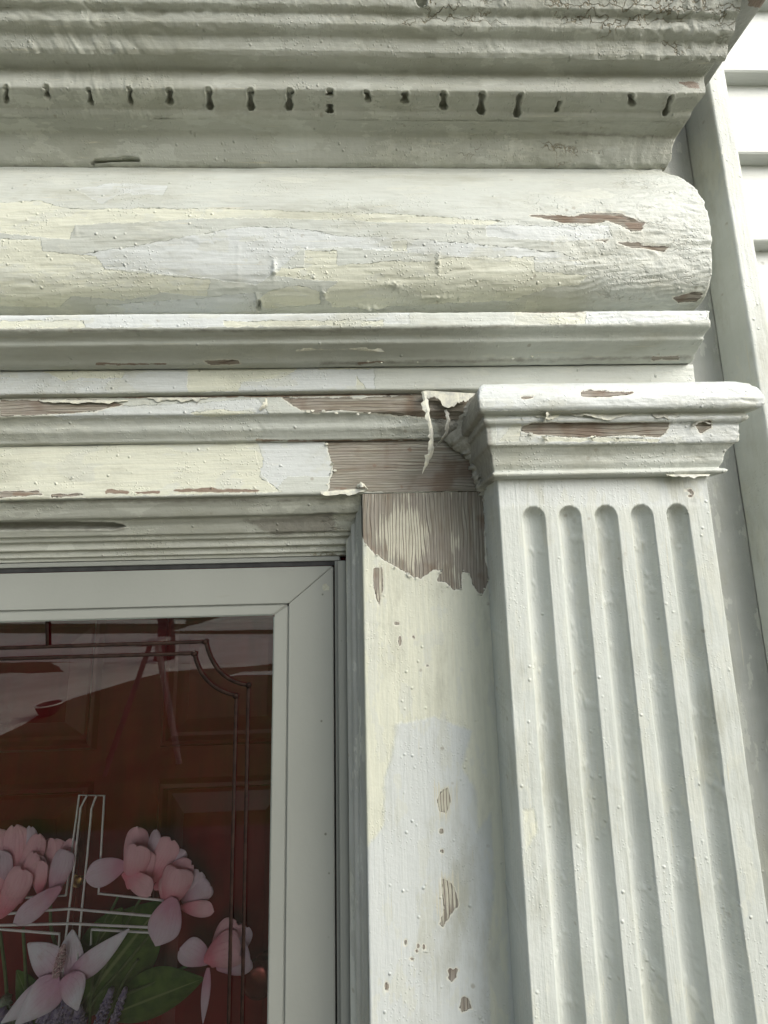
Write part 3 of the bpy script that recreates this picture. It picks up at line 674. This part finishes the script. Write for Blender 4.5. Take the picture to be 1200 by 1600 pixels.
M['brass'] = simple('aged_brass', (.65, .45, .20), (.5, .33, .13), 80, .3, metal=1)
kv = at(125, 1372, RD)
V, F = tubegeo([(kv[0], RD+.001, kv[2]), (kv[0], RD-.006, kv[2]), (kv[0], RD-.009, kv[2])], [.011, .010, .007], 16); raw('door_viewer', V, F, M['brass'], rd)
kk = at(415, 1490, RD)
prof = [(.001, .030), (-.004, .031), (-.008, .027), (-.010, .012), (-.030, .011), (-.036, .020), (-.044, .026), (-.053, .026), (-.060, .018), (-.062, .004)]
V, F = tubegeo([(kk[0], RD+d*.8, kk[2]) for d, r in prof], [r for d, r in prof], 24); raw('door_knob', V, F, simple('dark_red_brass', (.32, .10, .08), (.25, .06, .05), 60, .25, metal=.8), rd)

# ---- wreath with wire cross between the doors
wr = thing('door_wreath', 'white wire cross trimmed with pink silk magnolias, a pale lily, lavender and leaves', 'wreath', (-.42, .70, -.55))
M['wire'] = simple('white_wire', (.93, .93, .92), (.86, .86, .86), 60, .4)
WD = .682
def wire(pts, dd=0.0):
    path = [at(x, y, WD+dd) for x, y in pts]; return tubegeo(path, .0016, 6)
wires = [wire([(142, 1476), (143, 1452), (254, 1458), (257, 1407), (154, 1396), (163, 1243), (124, 1242), (103, 1399), (26, 1403), (-38, 1400), (-36, 1449), (93, 1459), (92, 1478)]),
         wire([(136, 1243), (132, 1250), (126, 1262), (114, 1370), (101, 1480), (96, 1560)], -.004), wire([(151, 1243), (147, 1252), (143, 1264), (136, 1340), (125, 1450), (116, 1560)], -.004),
         wire([(-38, 1420), (-10, 1430), (50, 1424), (110, 1420), (235, 1431), (247, 1428), (257, 1422)], -.007), wire([(-38, 1438), (-10, 1446), (110, 1443), (235, 1449), (247, 1447), (256, 1441)], -.007)]
V, F = merge(wires); raw('wire_cross', V, F, M['wire'], wr)
def petal_mat(name, A, B, V_):
    m = NT(name); t = m.attr('along'); n = m.noise(60, (1, 1, 1), 3); vn = m.attr('vein')
    s = m.noise(22, (9, 9, 1), 3)
    c = m.mix(m.ss(m.math('ADD', t, m.math('MULTIPLY', n, .3)), .25, .95), A, B)
    c = m.mix(m.math('MULTIPLY', m.ss(s, .45, .75), .35), c, V_)
    m.b.inputs['Subsurface Weight'].default_value = .0
    vl = m.math('ABSOLUTE', m.math('SINE', m.math('MULTIPLY', vn, 14.0))); vl = m.ss(m.math('ADD', vl, m.math('MULTIPLY', n, .4)), .45, .1)
    c = m.mix(m.math('MULTIPLY', vl, .35), c, A)
    c = m.mix(m.math('MULTIPLY', m.ss(m.noise(35, (1, 1, 1), 4, .7), .5, .7), .3), c, (.62, .40, .40))
    m.bump(m.math('ADD', m.math('MULTIPLY', vl, -.5), m.noise(90, (1, 1, 1), 4, .7)), .0012, .8); return m.fin(c, .8, .15)
M['pink'] = petal_mat('pink_silk', (.86, .26, .34), (.95, .58, .64), (.88, .42, .54))
M['pinkp'] = petal_mat('pale_pink_silk', (.72, .36, .48), (.80, .66, .76), (.72, .50, .66))
M['lily'] = petal_mat('lily_silk', (.74, .42, .58), (.90, .89, .97), (.84, .68, .82))
m = NT('silk_leaf'); n = m.noise(40, (1, 1, 1), 4); c = m.mix(m.ss(n, .3, .7), (.045, .10, .02), (.10, .18, .035)); t = m.attr('across')
c = m.mix(m.ss(t, .07, .02), c, (.20, .26, .10)); wv_ = m.noise(35, (1, 1, 3), 3); m.bump(wv_, .0012, .8); M['leaf'] = m.fin(c, .5, .3)
def petal(name, base, tip, w, mat, parent, D=.675, cup=.5, curl=.0, point=.5, ruf=.06, fold=0, D2=None):
    """base and tip as sheet points; real thickness, cupped across and curled along"""
    b = np.array(at(*base, D)); e = np.array(at(*tip, D2 if D2 else D-.008)); ax = e-b; L = np.linalg.norm(ax); ax /= L
    y = np.array([0, -1.0, 0]); sdv = np.cross(ax, y); sdv /= np.linalg.norm(sdv); nr = np.cross(sdv, ax)
    W_ = w*D/600*1.0; nu, nv_ = 11, 13; ph = random.uniform(0, 6); V = []; al = []; ac = []
    for j in range(nv_):
        t = j/(nv_-1); wd = W_*.5*(1.22*(t+.02)**.6*math.sqrt(max(0, 1-(t*.995)**2.9)) if point < .6 else math.sin(math.pi*min(1, (t*.93+.055))**.85)**.95)
        for i in range(nu):
            s = i/(nu-1)*2-1
            off = nr*(-cup*wd*(s*s)*.9+curl*L*(t-.35)**2-0.0) + nr*(.10*L*math.sin(math.pi*t)*cup)
            rf = ruf*wd*math.sin(5*t+3*s+ph)*abs(s)
            notch = -ax*L*.014*(math.cos(s*3.1+ph)+.4*math.sin(7*s+ph))*t**4*(1 if point < .6 else 0)
            V.append(b+ax*L*t+sdv*wd*s+off+nr*rf+notch); al.append(t); ac.append(abs(s)+.0)
    q = [(j*nu+i, j*nu+i+1, (j+1)*nu+i+1, (j+1)*nu+i) for j in range(nv_-1) for i in range(nu-1)]
    o = raw(name, V, q, mat, parent)
    for k, a in (('along', al), ('across', ac), ('vein', [((q_ % nu)/(nu-1)*2-1)*1.0 for q_ in range(len(V))])):
        A = o.data.attributes.new(k, 'FLOAT', 'POINT'); A.data.foreach_set('value', np.array(a, np.float32))
    md = o.modifiers.new('thick', 'SOLIDIFY'); md.thickness = .0007; md.offset = 0
    sb = o.modifiers.new('sub', 'SUBSURF'); sb.levels = 1; sb.render_levels = 1
    return o
def bloom(name, cpx, pet, label=None):
    r = bpy.data.objects.new(name, None); COL.objects.link(r); r.parent = wr
    r.location = Wd(at(*cpx, .69))-wr.location
    if label: r['label'] = label
    for k, (b, t, w_, mt, D, cup, *rest) in enumerate(pet):
        petal('petal', b, t, w_, M[mt], r, D, cup, *(rest or [0.0]))
    return r
bloom('magnolia_bloom', (20, 1400), [((12, 1395), (-8, 1297), 46, 'pink', .695, .5), ((22, 1395), (22, 1290), 48, 'pink', .692, .5), ((34, 1392), (47, 1291), 30, 'pinkp', .697, .4), ((30, 1400), (60, 1303), 36, 'pink', .688, .55),
    ((5, 1400), (-2, 1330), 34, 'pinkp', .680, .6), ((30, 1412), (53, 1332), 28, 'pink', .678, .6), ((-2, 1436), (34, 1358), 46, 'pink', .668, .6), ((0, 1428), (-28, 1350), 44, 'pink', .675, .6)])
bloom('magnolia_bloom', (80, 1400), [((72, 1402), (82, 1310), 48, 'pink', .698, .5), ((62, 1402), (55, 1336), 30, 'pinkp', .686, .5), ((60, 1400), (62, 1345), 26, 'pink', .680, .5), ((86, 1400), (112, 1310), 30, 'pink', .692, .5), ((80, 1400), (101, 1328), 38, 'pinkp', .676, .6),
    ((96, 1386), (22, 1444), 34, 'pinkp', .664, .35)])
bloom('magnolia_bloom', (215, 1380), [((205, 1385), (213, 1292), 42, 'pink', .696, .55), ((235, 1375), (243, 1296), 22, 'pinkp', .694, .5), ((228, 1385), (268, 1312), 46, 'pink', .690, .5), ((240, 1390), (300, 1350), 36, 'pink', .688, .5), ((250, 1370), (290, 1330), 24, 'pinkp', .697, .5),
    ((197, 1352), (133, 1374), 44, 'pinkp', .676, .3), ((200, 1390), (214, 1322), 46, 'pink', .672, .65), ((190, 1366), (236, 1398), 34, 'pink', .668, .6), ((225, 1385), (232, 1330), 26, 'pink', .684, .6)])
bloom('magnolia_bloom', (285, 1400), [((285, 1412), (312, 1362), 34, 'pinkp', .694, .5), ((285, 1412), (330, 1385), 36, 'pinkp', .690, .5), ((280, 1418), (334, 1424), 26, 'pink', .684, .4), ((262, 1420), (278, 1358), 54, 'pink', .674, .65), ((255, 1412), (262, 1372), 30, 'pink', .686, .5),
    ((272, 1402), (244, 1478), 56, 'pinkp', .664, .35)])
bloom('magnolia_bloom', (345, 1500), [((330, 1512), (372, 1444), 52, 'pink', .690, .6), ((326, 1506), (280, 1484), 46, 'pinkp', .684, .4), ((345, 1512), (386, 1448), 40, 'pinkp', .694, .5), ((338, 1515), (392, 1500), 52, 'pinkp', .680, .6), ((318, 1502), (376, 1492), 60, 'pink', .672, .75),
    ((325, 1512), (317, 1600), 12, 'pinkp', .676, .3, 0.0, .9)])
lil = bloom('lily_bloom', (95, 1540), [((100, 1545), (118, 1446), 36, 'lily', .684, .45, .15, .9), ((100, 1540), (194, 1463), 30, 'lily', .676, .5, -.25, .9), ((92, 1540), (46, 1470), 44, 'lily', .682, .5, .1, .9), ((92, 1540), (8, 1590), 34, 'lily', .676, .5, .25, .9),
    ((96, 1534), (26, 1598), 44, 'lily', .668, .5, .1, .9), ((96, 1530), (124, 1576), 38, 'lily', .662, .6, .15, .9)])
M['cone'] = simple('speckled_pink_cone', (.62, .38, .42), (.75, .6, .6), 180, .8, .001)
M['lav'] = simple('lavender_floret', (.20, .16, .30), (.42, .38, .50), 160, .8, .001)
M['lavg'] = simple('dusty_green_floret', (.16, .22, .14), (.32, .38, .30), 160, .8, .001)
M['stem'] = simple('green_stem', (.09, .14, .045), (.13, .19, .07), 60, .6)
def florets(name, a, b, D, r, mat, n=120, parent=None, fr=.0022):
    A = np.array(at(*a, D)); B = np.array(at(*b, D-.004)); parts = []
    ax = (B-A)/np.linalg.norm(B-A); u = np.cross(ax, [0, 1, 0]); u /= np.linalg.norm(u); v = np.cross(ax, u)
    oct_ = [(1, 0, 0), (-1, 0, 0), (0, 1, 0), (0, -1, 0), (0, 0, 1), (0, 0, -1)]; of = [(0, 2, 4), (2, 1, 4), (1, 3, 4), (3, 0, 4), (2, 0, 5), (1, 2, 5), (3, 1, 5), (0, 3, 5)]
    for k in range(n):
        t = k/n; ang = k*2.4; R_ = r*(math.sin(math.pi*min(1, t*.8+.18)))**.6; c = A+(B-A)*t+(u*math.cos(ang)+v*math.sin(ang))*R_*random.uniform(.8, 1.1); s = fr*random.uniform(.7, 1.25)
        parts.append(([c+np.array(o)*s*np.array([1, 1, 1.3]) for o in oct_], of))
    parts.append(tubegeo([A, B], r*.6, 6)); V, F = merge(parts); return raw(name, V, F, mat, parent or wr)
florets('pistil', (88, 1524), (99, 1478), .664, .0055, M['cone'], 110, lil, .0018)
for a, b, r in (((112, 1640), (104, 1532), .010), ((60, 1660), (74, 1570), .013), ((142, 1640), (174, 1546), .008), ((160, 1650), (196, 1545), .006), ((125, 1640), (122, 1575), .009), ((5, 1650), (2, 1575), .010), ((28, 1640), (40, 1580), .011), ((92, 1640), (88, 1575), .010)):
    florets('lavender_sprig', a, b, .684, r, M['lav'], 130)
for a, b, r in (((20, 1640), (26, 1572), .010), ((-10, 1600), (10, 1560), .012)): florets('berry_sprig', a, b, .690, r, M['lavg'], 120)
for b, t, w_, D in (((118, 1580), (262, 1398), 96, .706), ((120, 1520), (196, 1412), 44, .702), ((172, 1584), (322, 1520), 58, .698), ((60, 1600), (30, 1510), 36, .706), ((110, 1640), (30, 1560), 40, .702), ((150, 1500), (215, 1420), 40, .710)):
    petal('leaf', b, t, w_, M['leaf'], wr, D, .25, .12, .9, .10)
for pts in ([(190, 1556), (240, 1535), (290, 1510), (330, 1496)], [(0, 1455), (8, 1520), (14, 1600)], [(36, 1450), (40, 1520), (42, 1600)], [(79, 1412), (80, 1450), (92, 1490), (120, 1560)], [(222, 1400), (200, 1440), (150, 1540), (130, 1600)], [(262, 1425), (210, 1490), (150, 1560), (120, 1610)],
            [(185, 1400), (150, 1480), (140, 1600)], [(215, 1500), (190, 1540), (165, 1600)]):
    tube('stem', [at(x, y, .694) for x, y in curve(pts, 5)], .0021, M['stem'], wr, 6)

# ================================================================== PEELING PAINT DETAILS
def strip(name, pts, ws, mat, parent, curlx=0.6, thick=.0005, label=None):
    """a torn ribbon of paint; pts are (sheet x, sheet y, distance)"""
    p = curve([at(x, y, d) for x, y, d in pts], 6); n = len(p); V = []; ph = random.uniform(0, 6)
    wi = np.interp(np.linspace(0, 1, n), np.linspace(0, 1, len(ws)), ws)*.00085
    for i in range(n):
        t = p[min(i+1, n-1)]-p[max(i-1, 0)]; t /= np.linalg.norm(t)
        a = ph+curlx*i/n*2.5; s = np.cross(t, [0, -1, 0]); s /= np.linalg.norm(s)+1e-9; nr = np.cross(s, t)
        sd = s*math.cos(a-ph)+nr*math.sin(a-ph)
        wj = wi[i]*random.uniform(.35, 1.6); wk = wi[i]*random.uniform(.6, 1.25)
        V += [p[i]-sd*wk, p[i]+nr*wi[i]*.35, p[i]+sd*wj]
    F = [(3*i+k, 3*i+k+1, 3*i+k+4, 3*i+k+3) for i in range(n-1) for k in range(2)]
    o = raw(name, V, F, mat, parent, smooth=False, label=label); md = o.modifiers.new('thick', 'SOLIDIFY'); md.thickness = thick; return o
strip('peeling_paint_strip', [(661, 612, .503), (667, 640, .497), (672, 668, .498), (674, 695, .503), (668, 718, .508), (660, 740, .510)], [5, 5.5, 4, 5, 8, 7, .4], M['peel'], arc, .5)
strip('peeling_paint_strip', [(697, 640, .508), (700, 655, .505), (697, 675, .508), (688, 690, .514), (677, 702, .520)], [2, 4, 4.5, 3, .4], M['peelg'], arc, .6)
strip('peeling_paint_strip', [(738, 655, .49), (737, 640, .486), (742, 622, .482), (751, 602, .476)], [9, 8, 6, .5], M['peelg'], arc, .8)
strip('peeling_paint_strip', [(728, 650, .50), (732, 632, .495), (747, 612, .487)], [7, 6, 1], M['peelg'], arc, -.6)
def tatter(name, x0, x1, yf, D, h, parent, mat, n=None, down=1, out=.004, label=None):
    """ragged lip of loose paint running along an edge"""
    n = n or int((x1-x0)/2.2); V = []
    for i in range(n+1):
        x = x0+(x1-x0)*i/n; y = yf(x)
        e = math.sin(math.pi*i/n)**.3; hh = h*e*(.35+1.1*vnoise(np.array([x*.13]), np.array([y*.1]), 5)[0]+random.uniform(-.12, .12))
        oo = out*(.3+vnoise(np.array([x*.06]), np.array([1.0]), 8)[0])*e
        V += [at(x, y, D), at(x, y+down*hh*.5, D-oo*.7), at(x, y+down*hh, D-oo)]
    F = [(3*i+k, 3*i+k+1, 3*i+k+4, 3*i+k+3) for i in range(n) for k in range(2)]
    o = raw(name, V, F, mat, parent, smooth=False, label=label); md = o.modifiers.new('thick', 'SOLIDIFY'); md.thickness = .0006; return o
tatter('loose_paint_lip', 664, 742, lambda x: 610+(x-664)*.06, .504, 18, arc, M['peel'], out=.003)
tatter('loose_paint_lip', 230, 325, lambda x: 621, .512, 6, arc, M['peel'], out=.002)
tatter('loose_paint_lip', 60, 200, lambda x: 625, .512, 5, arc, M['peel'], out=.002)
tatter('loose_paint_lip', 462, 600, lambda x: 549-3*math.sin((x-462)/40), .478, 8, arc, M['peel'], down=-1, out=.003)
strip('loose_paint_flap', [(416, 622, .511), (414, 632, .508), (406, 641, .508)], [1, 4, 2], M['peel'], arc)
tatter('loose_paint_lip', 500, 575, lambda x: 768-(x-500)*.07, .5395, 7, hc, M['peel'], out=.003)
strip('loose_paint_flap', [(558, 760, .538), (566, 757, .533), (575, 764, .537)], [3, 6, 2], M['peel'], hc)
tatter('loose_paint_lip', 835, 875, lambda x: 648, .444, 9, pil, M['peel'], out=.004)
tatter('loose_paint_lip', 880, 990, lambda x: 645-3*math.sin((x-880)/16), .444, 8, pil, M['peel'], out=.005)
tatter('loose_paint_lip', 1018, 1060, lambda x: 646, .444, 9, pil, M['peelg'], out=.004)
tatter('loose_paint_lip', 1080, 1115, lambda x: 663-8*math.sin((x-1080)/11), .449, 7, pil, M['peelg'], out=.005)
tatter('loose_paint_lip', 1040, 1110, lambda x: 741, .463, 5, pil, M['peel'], out=.003)
strip('loose_paint_flap', [(850, 650, .444), (856, 646, .437), (851, 660, .440)], [2, 5, 2], M['peel'], pil)
# small chips and curls standing up along the broken edges of the paint
def flakes(edge, D, n, parent, mat, size=4.0, jit=3):
    e = np.array(edge, float); seg = np.linalg.norm(np.diff(e, axis=0), axis=1); cum = np.concatenate([[0], np.cumsum(seg)])
    for k in range(n):
        t = random.uniform(0, cum[-1]); i = min(len(seg)-1, int(np.searchsorted(cum, t)-1)); i = max(i, 0); q = e[i]+(e[i+1]-e[i])*(t-cum[i])/seg[i]
        q = q+np.array([random.uniform(-jit, jit), random.uniform(-jit, jit)]); r = size*random.uniform(.4, 1.1); a = random.uniform(0, 6.28); n_ = random.choice((4, 5, 6))
        V = []
        for j in range(n_):
            an = a+6.28*j/n_; rr_ = r*random.uniform(.6, 1.2); V.append(at(q[0]+rr_*math.cos(an), q[1]+rr_*.6*math.sin(an), D-.0004-.0028*max(0, math.cos(an-a))*random.uniform(.5, 1.3)))
        V.append(at(q[0], q[1], D-.0012)); F = [(j, (j+1) % n_, n_) for j in range(n_)]
        o = raw('paint_flake', V, F, mat, parent, smooth=False); md = o.modifiers.new('thick', 'SOLIDIFY'); md.thickness = .0004
flakes(wv[0][4:], .5395, 16, vc, M['peel'], 3.5)
flakes([(509, 690), (522, 728), (512, 766)], .5395, 6, hc, M['peel'], 4)
flakes([(458, 622), (440, 625), (470, 640), (530, 643), (650, 652)], .512, 8, arc, M['peel'], 4)
flakes([(815, 672), (840, 681), (900, 686), (985, 682), (1030, 686), (1046, 661)], .4485, 10, pil, M['peel'], 4)
flakes([(828, 336), (900, 337), (975, 331), (1007, 346), (987, 362), (925, 349), (860, 345)], .461, 8, fr, M['peel'], 4)
flakes([(560, 480), (600, 482), (680, 478), (760, 480)], .500, 10, fr, M['peel'], 4, 5)
flakes([(480, 566), (640, 564), (800, 560), (1080, 552)], .489, 8, arc, M['peel'], 3)
flakes([(770, 1000), (790, 1250), (800, 1500)], .5395, 8, vc, M['peelg'], 3.5, 2)
# torn paint skin bridging the corner between head casing and capital
A_ = curve([(690, 668), (697, 692), (713, 706), (728, 715), (733, 729), (738, 743), (743, 757), (752, 776), (760, 800), (762, 850), (765, 905)], 6)
B_ = curve([(735, 640), (750, 660), (758, 680), (764, 700), (767, 715), (769, 735), (771, 750), (773, 770), (774, 800), (776, 850), (777, 905)], 6)
V = []; n = len(A_)
for i in range(n):
    a = A_[i]+np.array([random.uniform(-3.5, 3.5), random.uniform(-3, 3)]); b = B_[i]
    for k in range(6):
        t = k/5; x, y = a*(1-t)+b*t; D_ = .5375-.006*t+random.uniform(-.002, .0008)*(1 if i < n*.6 else .4); V.append(at(x, y, D_-(.006*t if i > n*.55 else .020*t)))
F = [(6*i+k, 6*i+k+1, 6*i+k+7, 6*i+k+6) for i in range(n-1) for k in range(5)]
o = raw('torn_paint_skin', V, F, M['peelg'], hc); md = o.modifiers.new('thick', 'SOLIDIFY'); md.thickness = .0008
for k in range(7):
    x = random.uniform(745, 770); y = random.uniform(742, 768)
    strip('loose_paint_flap', [(x-8, y+random.uniform(-5, 5), .532), (x, y-3, .522), (x+8, y+random.uniform(-5, 5), .530)], [2, 6, 3], M['peelg'], hc, 1.2)

# ================================================================== THE YARD (seen mirrored in the glass)
def refl(px, py, z):
    """ground point whose mirror image in the glass sits at this sheet point"""
    d = MC.T @ np.array([(px-600)/600, (800-py)/600, -1.0]); s = (z-H0)/d[2]
    return (d[0]*s, 2*(GD-DW)-(d[1]*s-DW))
def ground(name, poly, z, mat):
    pts = []
    for (ax, ay), (bx, by) in zip(poly, list(poly[1:])+[poly[0]]):
        k = int(min(60, max(1, math.hypot(bx-ax, by-ay)/.35))) if len(poly) > 4 or name != 'lawn' else 1
        for i in range(k):
            t = i/k; j = .07 if 0 < i else 0; pts.append((ax+(bx-ax)*t+random.uniform(-j, j), ay+(by-ay)*t+random.uniform(-j, j)))
    V = [(x, y, z) for x, y in pts]; o = raw(name, V, [tuple(range(len(V)))], mat, None, smooth=False, world=True); o['kind'] = 'structure'
    if o.data.polygons[0].normal.z < 0: o.data.flip_normals()
    return o
M['grass'] = simple('lawn_grass', (.026, .044, .006), (.052, .074, .014), 3.0, .9, .01, detail=8)
M['conc'] = simple('concrete', (.70, .66, .60), (.58, .54, .49), 2.0, .85)
M['street'] = simple('street_asphalt', (.60, .56, .54), (.50, .46, .44), 1.5, .9)
ground('lawn', [(-60, 0.2), (60, 0.2), (60, -90), (-60, -90)], -.15, M['grass'])
m = NT('slate_pavers'); br = m.n('ShaderNodeTexBrick'); m.t.links.new(m.co((1, 1, 1)), br.inputs[0]); br.inputs['Scale'].default_value = .9; br.offset_frequency = 3; br.squash = .7
for k, v in (('Color1', (.09, .07, .055, 1)), ('Color2', (.05, .04, .03, 1)), ('Mortar', (.05, .04, .03, 1))): br.inputs[k].default_value = v
br.inputs['Mortar Size'].default_value = .014; M['paver'] = m.fin(m.mix(m.ss(m.noise(6), .3, .7), br.outputs[0], (.08, .065, .05)), .8)
box('porch_floor', -3.2, 2.6, .30, -2.9, -.14, -.001, M['paver'], None, 0, world=True)['kind'] = 'structure'
R_ = lambda x, y: refl(x, y, -.146)
ground('street', [R_(-900, 1030), R_(430, 1037), R_(1100, 1045), R_(1600, 985), R_(600, 992), R_(-900, 985)], -.146, M['street'])
ground('driveway', [R_(-500, 1180), R_(-90, 1200), R_(0, 1150), R_(90, 1100), R_(200, 1065), R_(260, 1050), R_(420, 1038), R_(80, 1036), R_(100, 1050), R_(-500, 1070)], -.142, M['conc'])
ground('opposite_drive', [R_(270, 986), R_(430, 984), R_(600, 960), R_(470, 948), R_(400, 948)], -.142, M['conc'])
ground('sidewalk', [R_(-900, 972), R_(290, 975), R_(290, 968), R_(-900, 963)], -.142, M['conc'])
ground('kerb_strip', [R_(350, 1058), R_(440, 1054), R_(700, 1052), R_(700, 1046), R_(440, 1047), R_(380, 1050)], -.140, simple('pale_concrete', (.7, .68, .64), (.62, .6, .57), 5))
# stepladder
M['lad'] = simple('ladder_aluminium', (.42, .36, .36), (.5, .44, .43), 30, .5, metal=.2); M['ladd'] = simple('ladder_rear_frame', (.16, .13, .12), (.2, .16, .15), 30, .6)
f1 = refl(280, 1192, -.14); f2 = refl(262, 1150, -.14); r1 = refl(163, 1212, -.14); r2 = refl(190, 1150, -.14)
f1 = np.array([*f1, -.15]); r1 = np.array([*r1, -.15]); _v = at(225, 1150, 1.0); off = np.array([_v[0], -_v[1], 0]); off = off/np.linalg.norm(off)*.42
f2 = f1+off; r2 = r1+off; hgt = 1.42
tp = (f1+r1)/2+np.array([0, 0, hgt])+off*.1; tp2 = tp+off*.62
tp[0] += .05; tp2[0] += .05
lad = bpy.data.objects.new('stepladder', None); COL.objects.link(lad); lad.location = Vector((f1+r1)/2); lad['label'] = 'open aluminium stepladder standing on the lawn, mirrored in the storm door glass'; lad['category'] = 'ladder'
def bar(name, a, b, r, mat, parent, flat=1.0): V, F = tubegeo([a, b], r, 6, flat); return raw(name, V, F, mat, parent, smooth=False, world=True)
hv = np.array([.035, 0, 0])
bar('front_rail', f1, tp+hv, .038, M['lad'], lad, .5); bar('front_rail', f2, tp2+hv, .038, M['lad'], lad, .5)
bar('rear_rail', r1, tp-hv, .026, M['ladd'], lad, .5); bar('rear_rail', r2, tp2-hv, .026, M['ladd'], lad, .5)
for k in range(1, 5):
    t = k/5; bar('tread', f1+(tp+hv-f1)*t, f2+(tp2+hv-f2)*t, .034, M['lad'], lad, .4)
bar('rear_brace', r1+(tp-r1)*.3, r2+(tp2-r2)*.3, .015, M['ladd'], lad); bar('rear_brace', r1+(tp-r1)*.65, r2+(tp2-r2)*.65, .015, M['ladd'], lad)
cpt = (tp+tp2)/2; box('top_cap', cpt[0]-.11, cpt[0]+.11, cpt[1]-.20, cpt[1]+.20, cpt[2]-.03, cpt[2]+.02, M['lad'], lad, .008, world=True)
# planter bowl
pc = refl(75, 1118, -.15); prof = [(z*.75, r*.72) for z, r in [(.0, .10), (.03, .15), (.12, .20), (.20, .235), (.235, .25), (.245, .24), (.235, .215), (.20, .205), (.19, .01)]]
V = []; F = []; ns = 28
for z_, r_ in prof:
    for k in range(ns): a = 2*math.pi*k/ns; V.append((pc[0]+r_*math.cos(a), pc[1]+r_*math.sin(a), -.15+z_))
for j in range(len(prof)-1):
    for k in range(ns): F.append((j*ns+k, j*ns+(k+1) % ns, (j+1)*ns+(k+1) % ns, (j+1)*ns+k))
pt = bpy.data.objects.new('planter_bowl', None); COL.objects.link(pt); pt.location = (pc[0], pc[1], -.15); pt['label'] = 'round terracotta planter bowl with a pale rim on the lawn edge, mirrored in the glass'; pt['category'] = 'planter'
raw('bowl', V, F, simple('terracotta', (.07, .045, .035), (.05, .03, .025), 20, .8), pt, world=True)
tz = [(pc[0]+.177*math.cos(2*math.pi*k/32), pc[1]+.177*math.sin(2*math.pi*k/32), .032) for k in range(33)]
V, F = tubegeo(tz, .014, 8); raw('rim', V, F, simple('pale_rim', (.8, .76, .72)), pt, world=True)
# tree by the street whose trunk hangs at the top of the reflection
tb = refl(257, 1030, -.15)
tree = bpy.data.objects.new('street_tree', None); COL.objects.link(tree); tree.location = (tb[0], tb[1], -.15); tree['label'] = 'dark trunked tree beyond the lawn, mirrored at the top of the glass'; tree['category'] = 'tree'
tbx = np.array([tb[0], tb[1], -.15]); bark = simple('bark', (.06, .04, .035), (.1, .07, .06), 12, .9, .02)
tk = [tbx+np.array(p) for p in ((0, 0, 0), (.03, 0, .5), (-.04, .02, 1.3), (.02, 0, 2.2), (.0, 0, 3.2), (.1, 0, 4.4))]
V, F = merge([tubegeo(tk, [.26, .2, .18, .16, .13, .05], 10)]+[tubegeo([tk[3+i % 2], tk[3+i % 2]+np.array([math.cos(i*1.3)*.8, math.sin(i*1.3)*.8, .6]), tk[3+i % 2]+np.array([math.cos(i*1.3)*1.5, math.sin(i*1.3)*1.5, 1.5])], [.08, .05, .015], 6) for i in range(6)])
raw('trunk', V, F, bark, tree, world=True)
NL = 2600; cc = rng.normal(size=(NL, 3)); cc /= np.linalg.norm(cc, axis=1)[:, None]; cc *= (rng.random(NL)**.4)[:, None]*np.array([2.0, 2.0, 1.6]); cl = np.array([vnoise(c[:1]*1.4, c[1:2]*1.4+c[2:3]*1.7, 2)[0] for c in cc]); cc = cc[cl > .42]+tbx+np.array([0, 0, 4.6])
V = []; F = []
for c in cc:
    a = rng.normal(size=3)*.09; b = rng.normal(size=3)*.09; k = len(V); V += [c-a, c+b, c+a, c-b]; F.append((k, k+1, k+2, k+3))
raw('crown', V, F, simple('tree_leaves', (.05, .08, .02), (.09, .12, .035), 3, .6), tree, smooth=False, world=True)
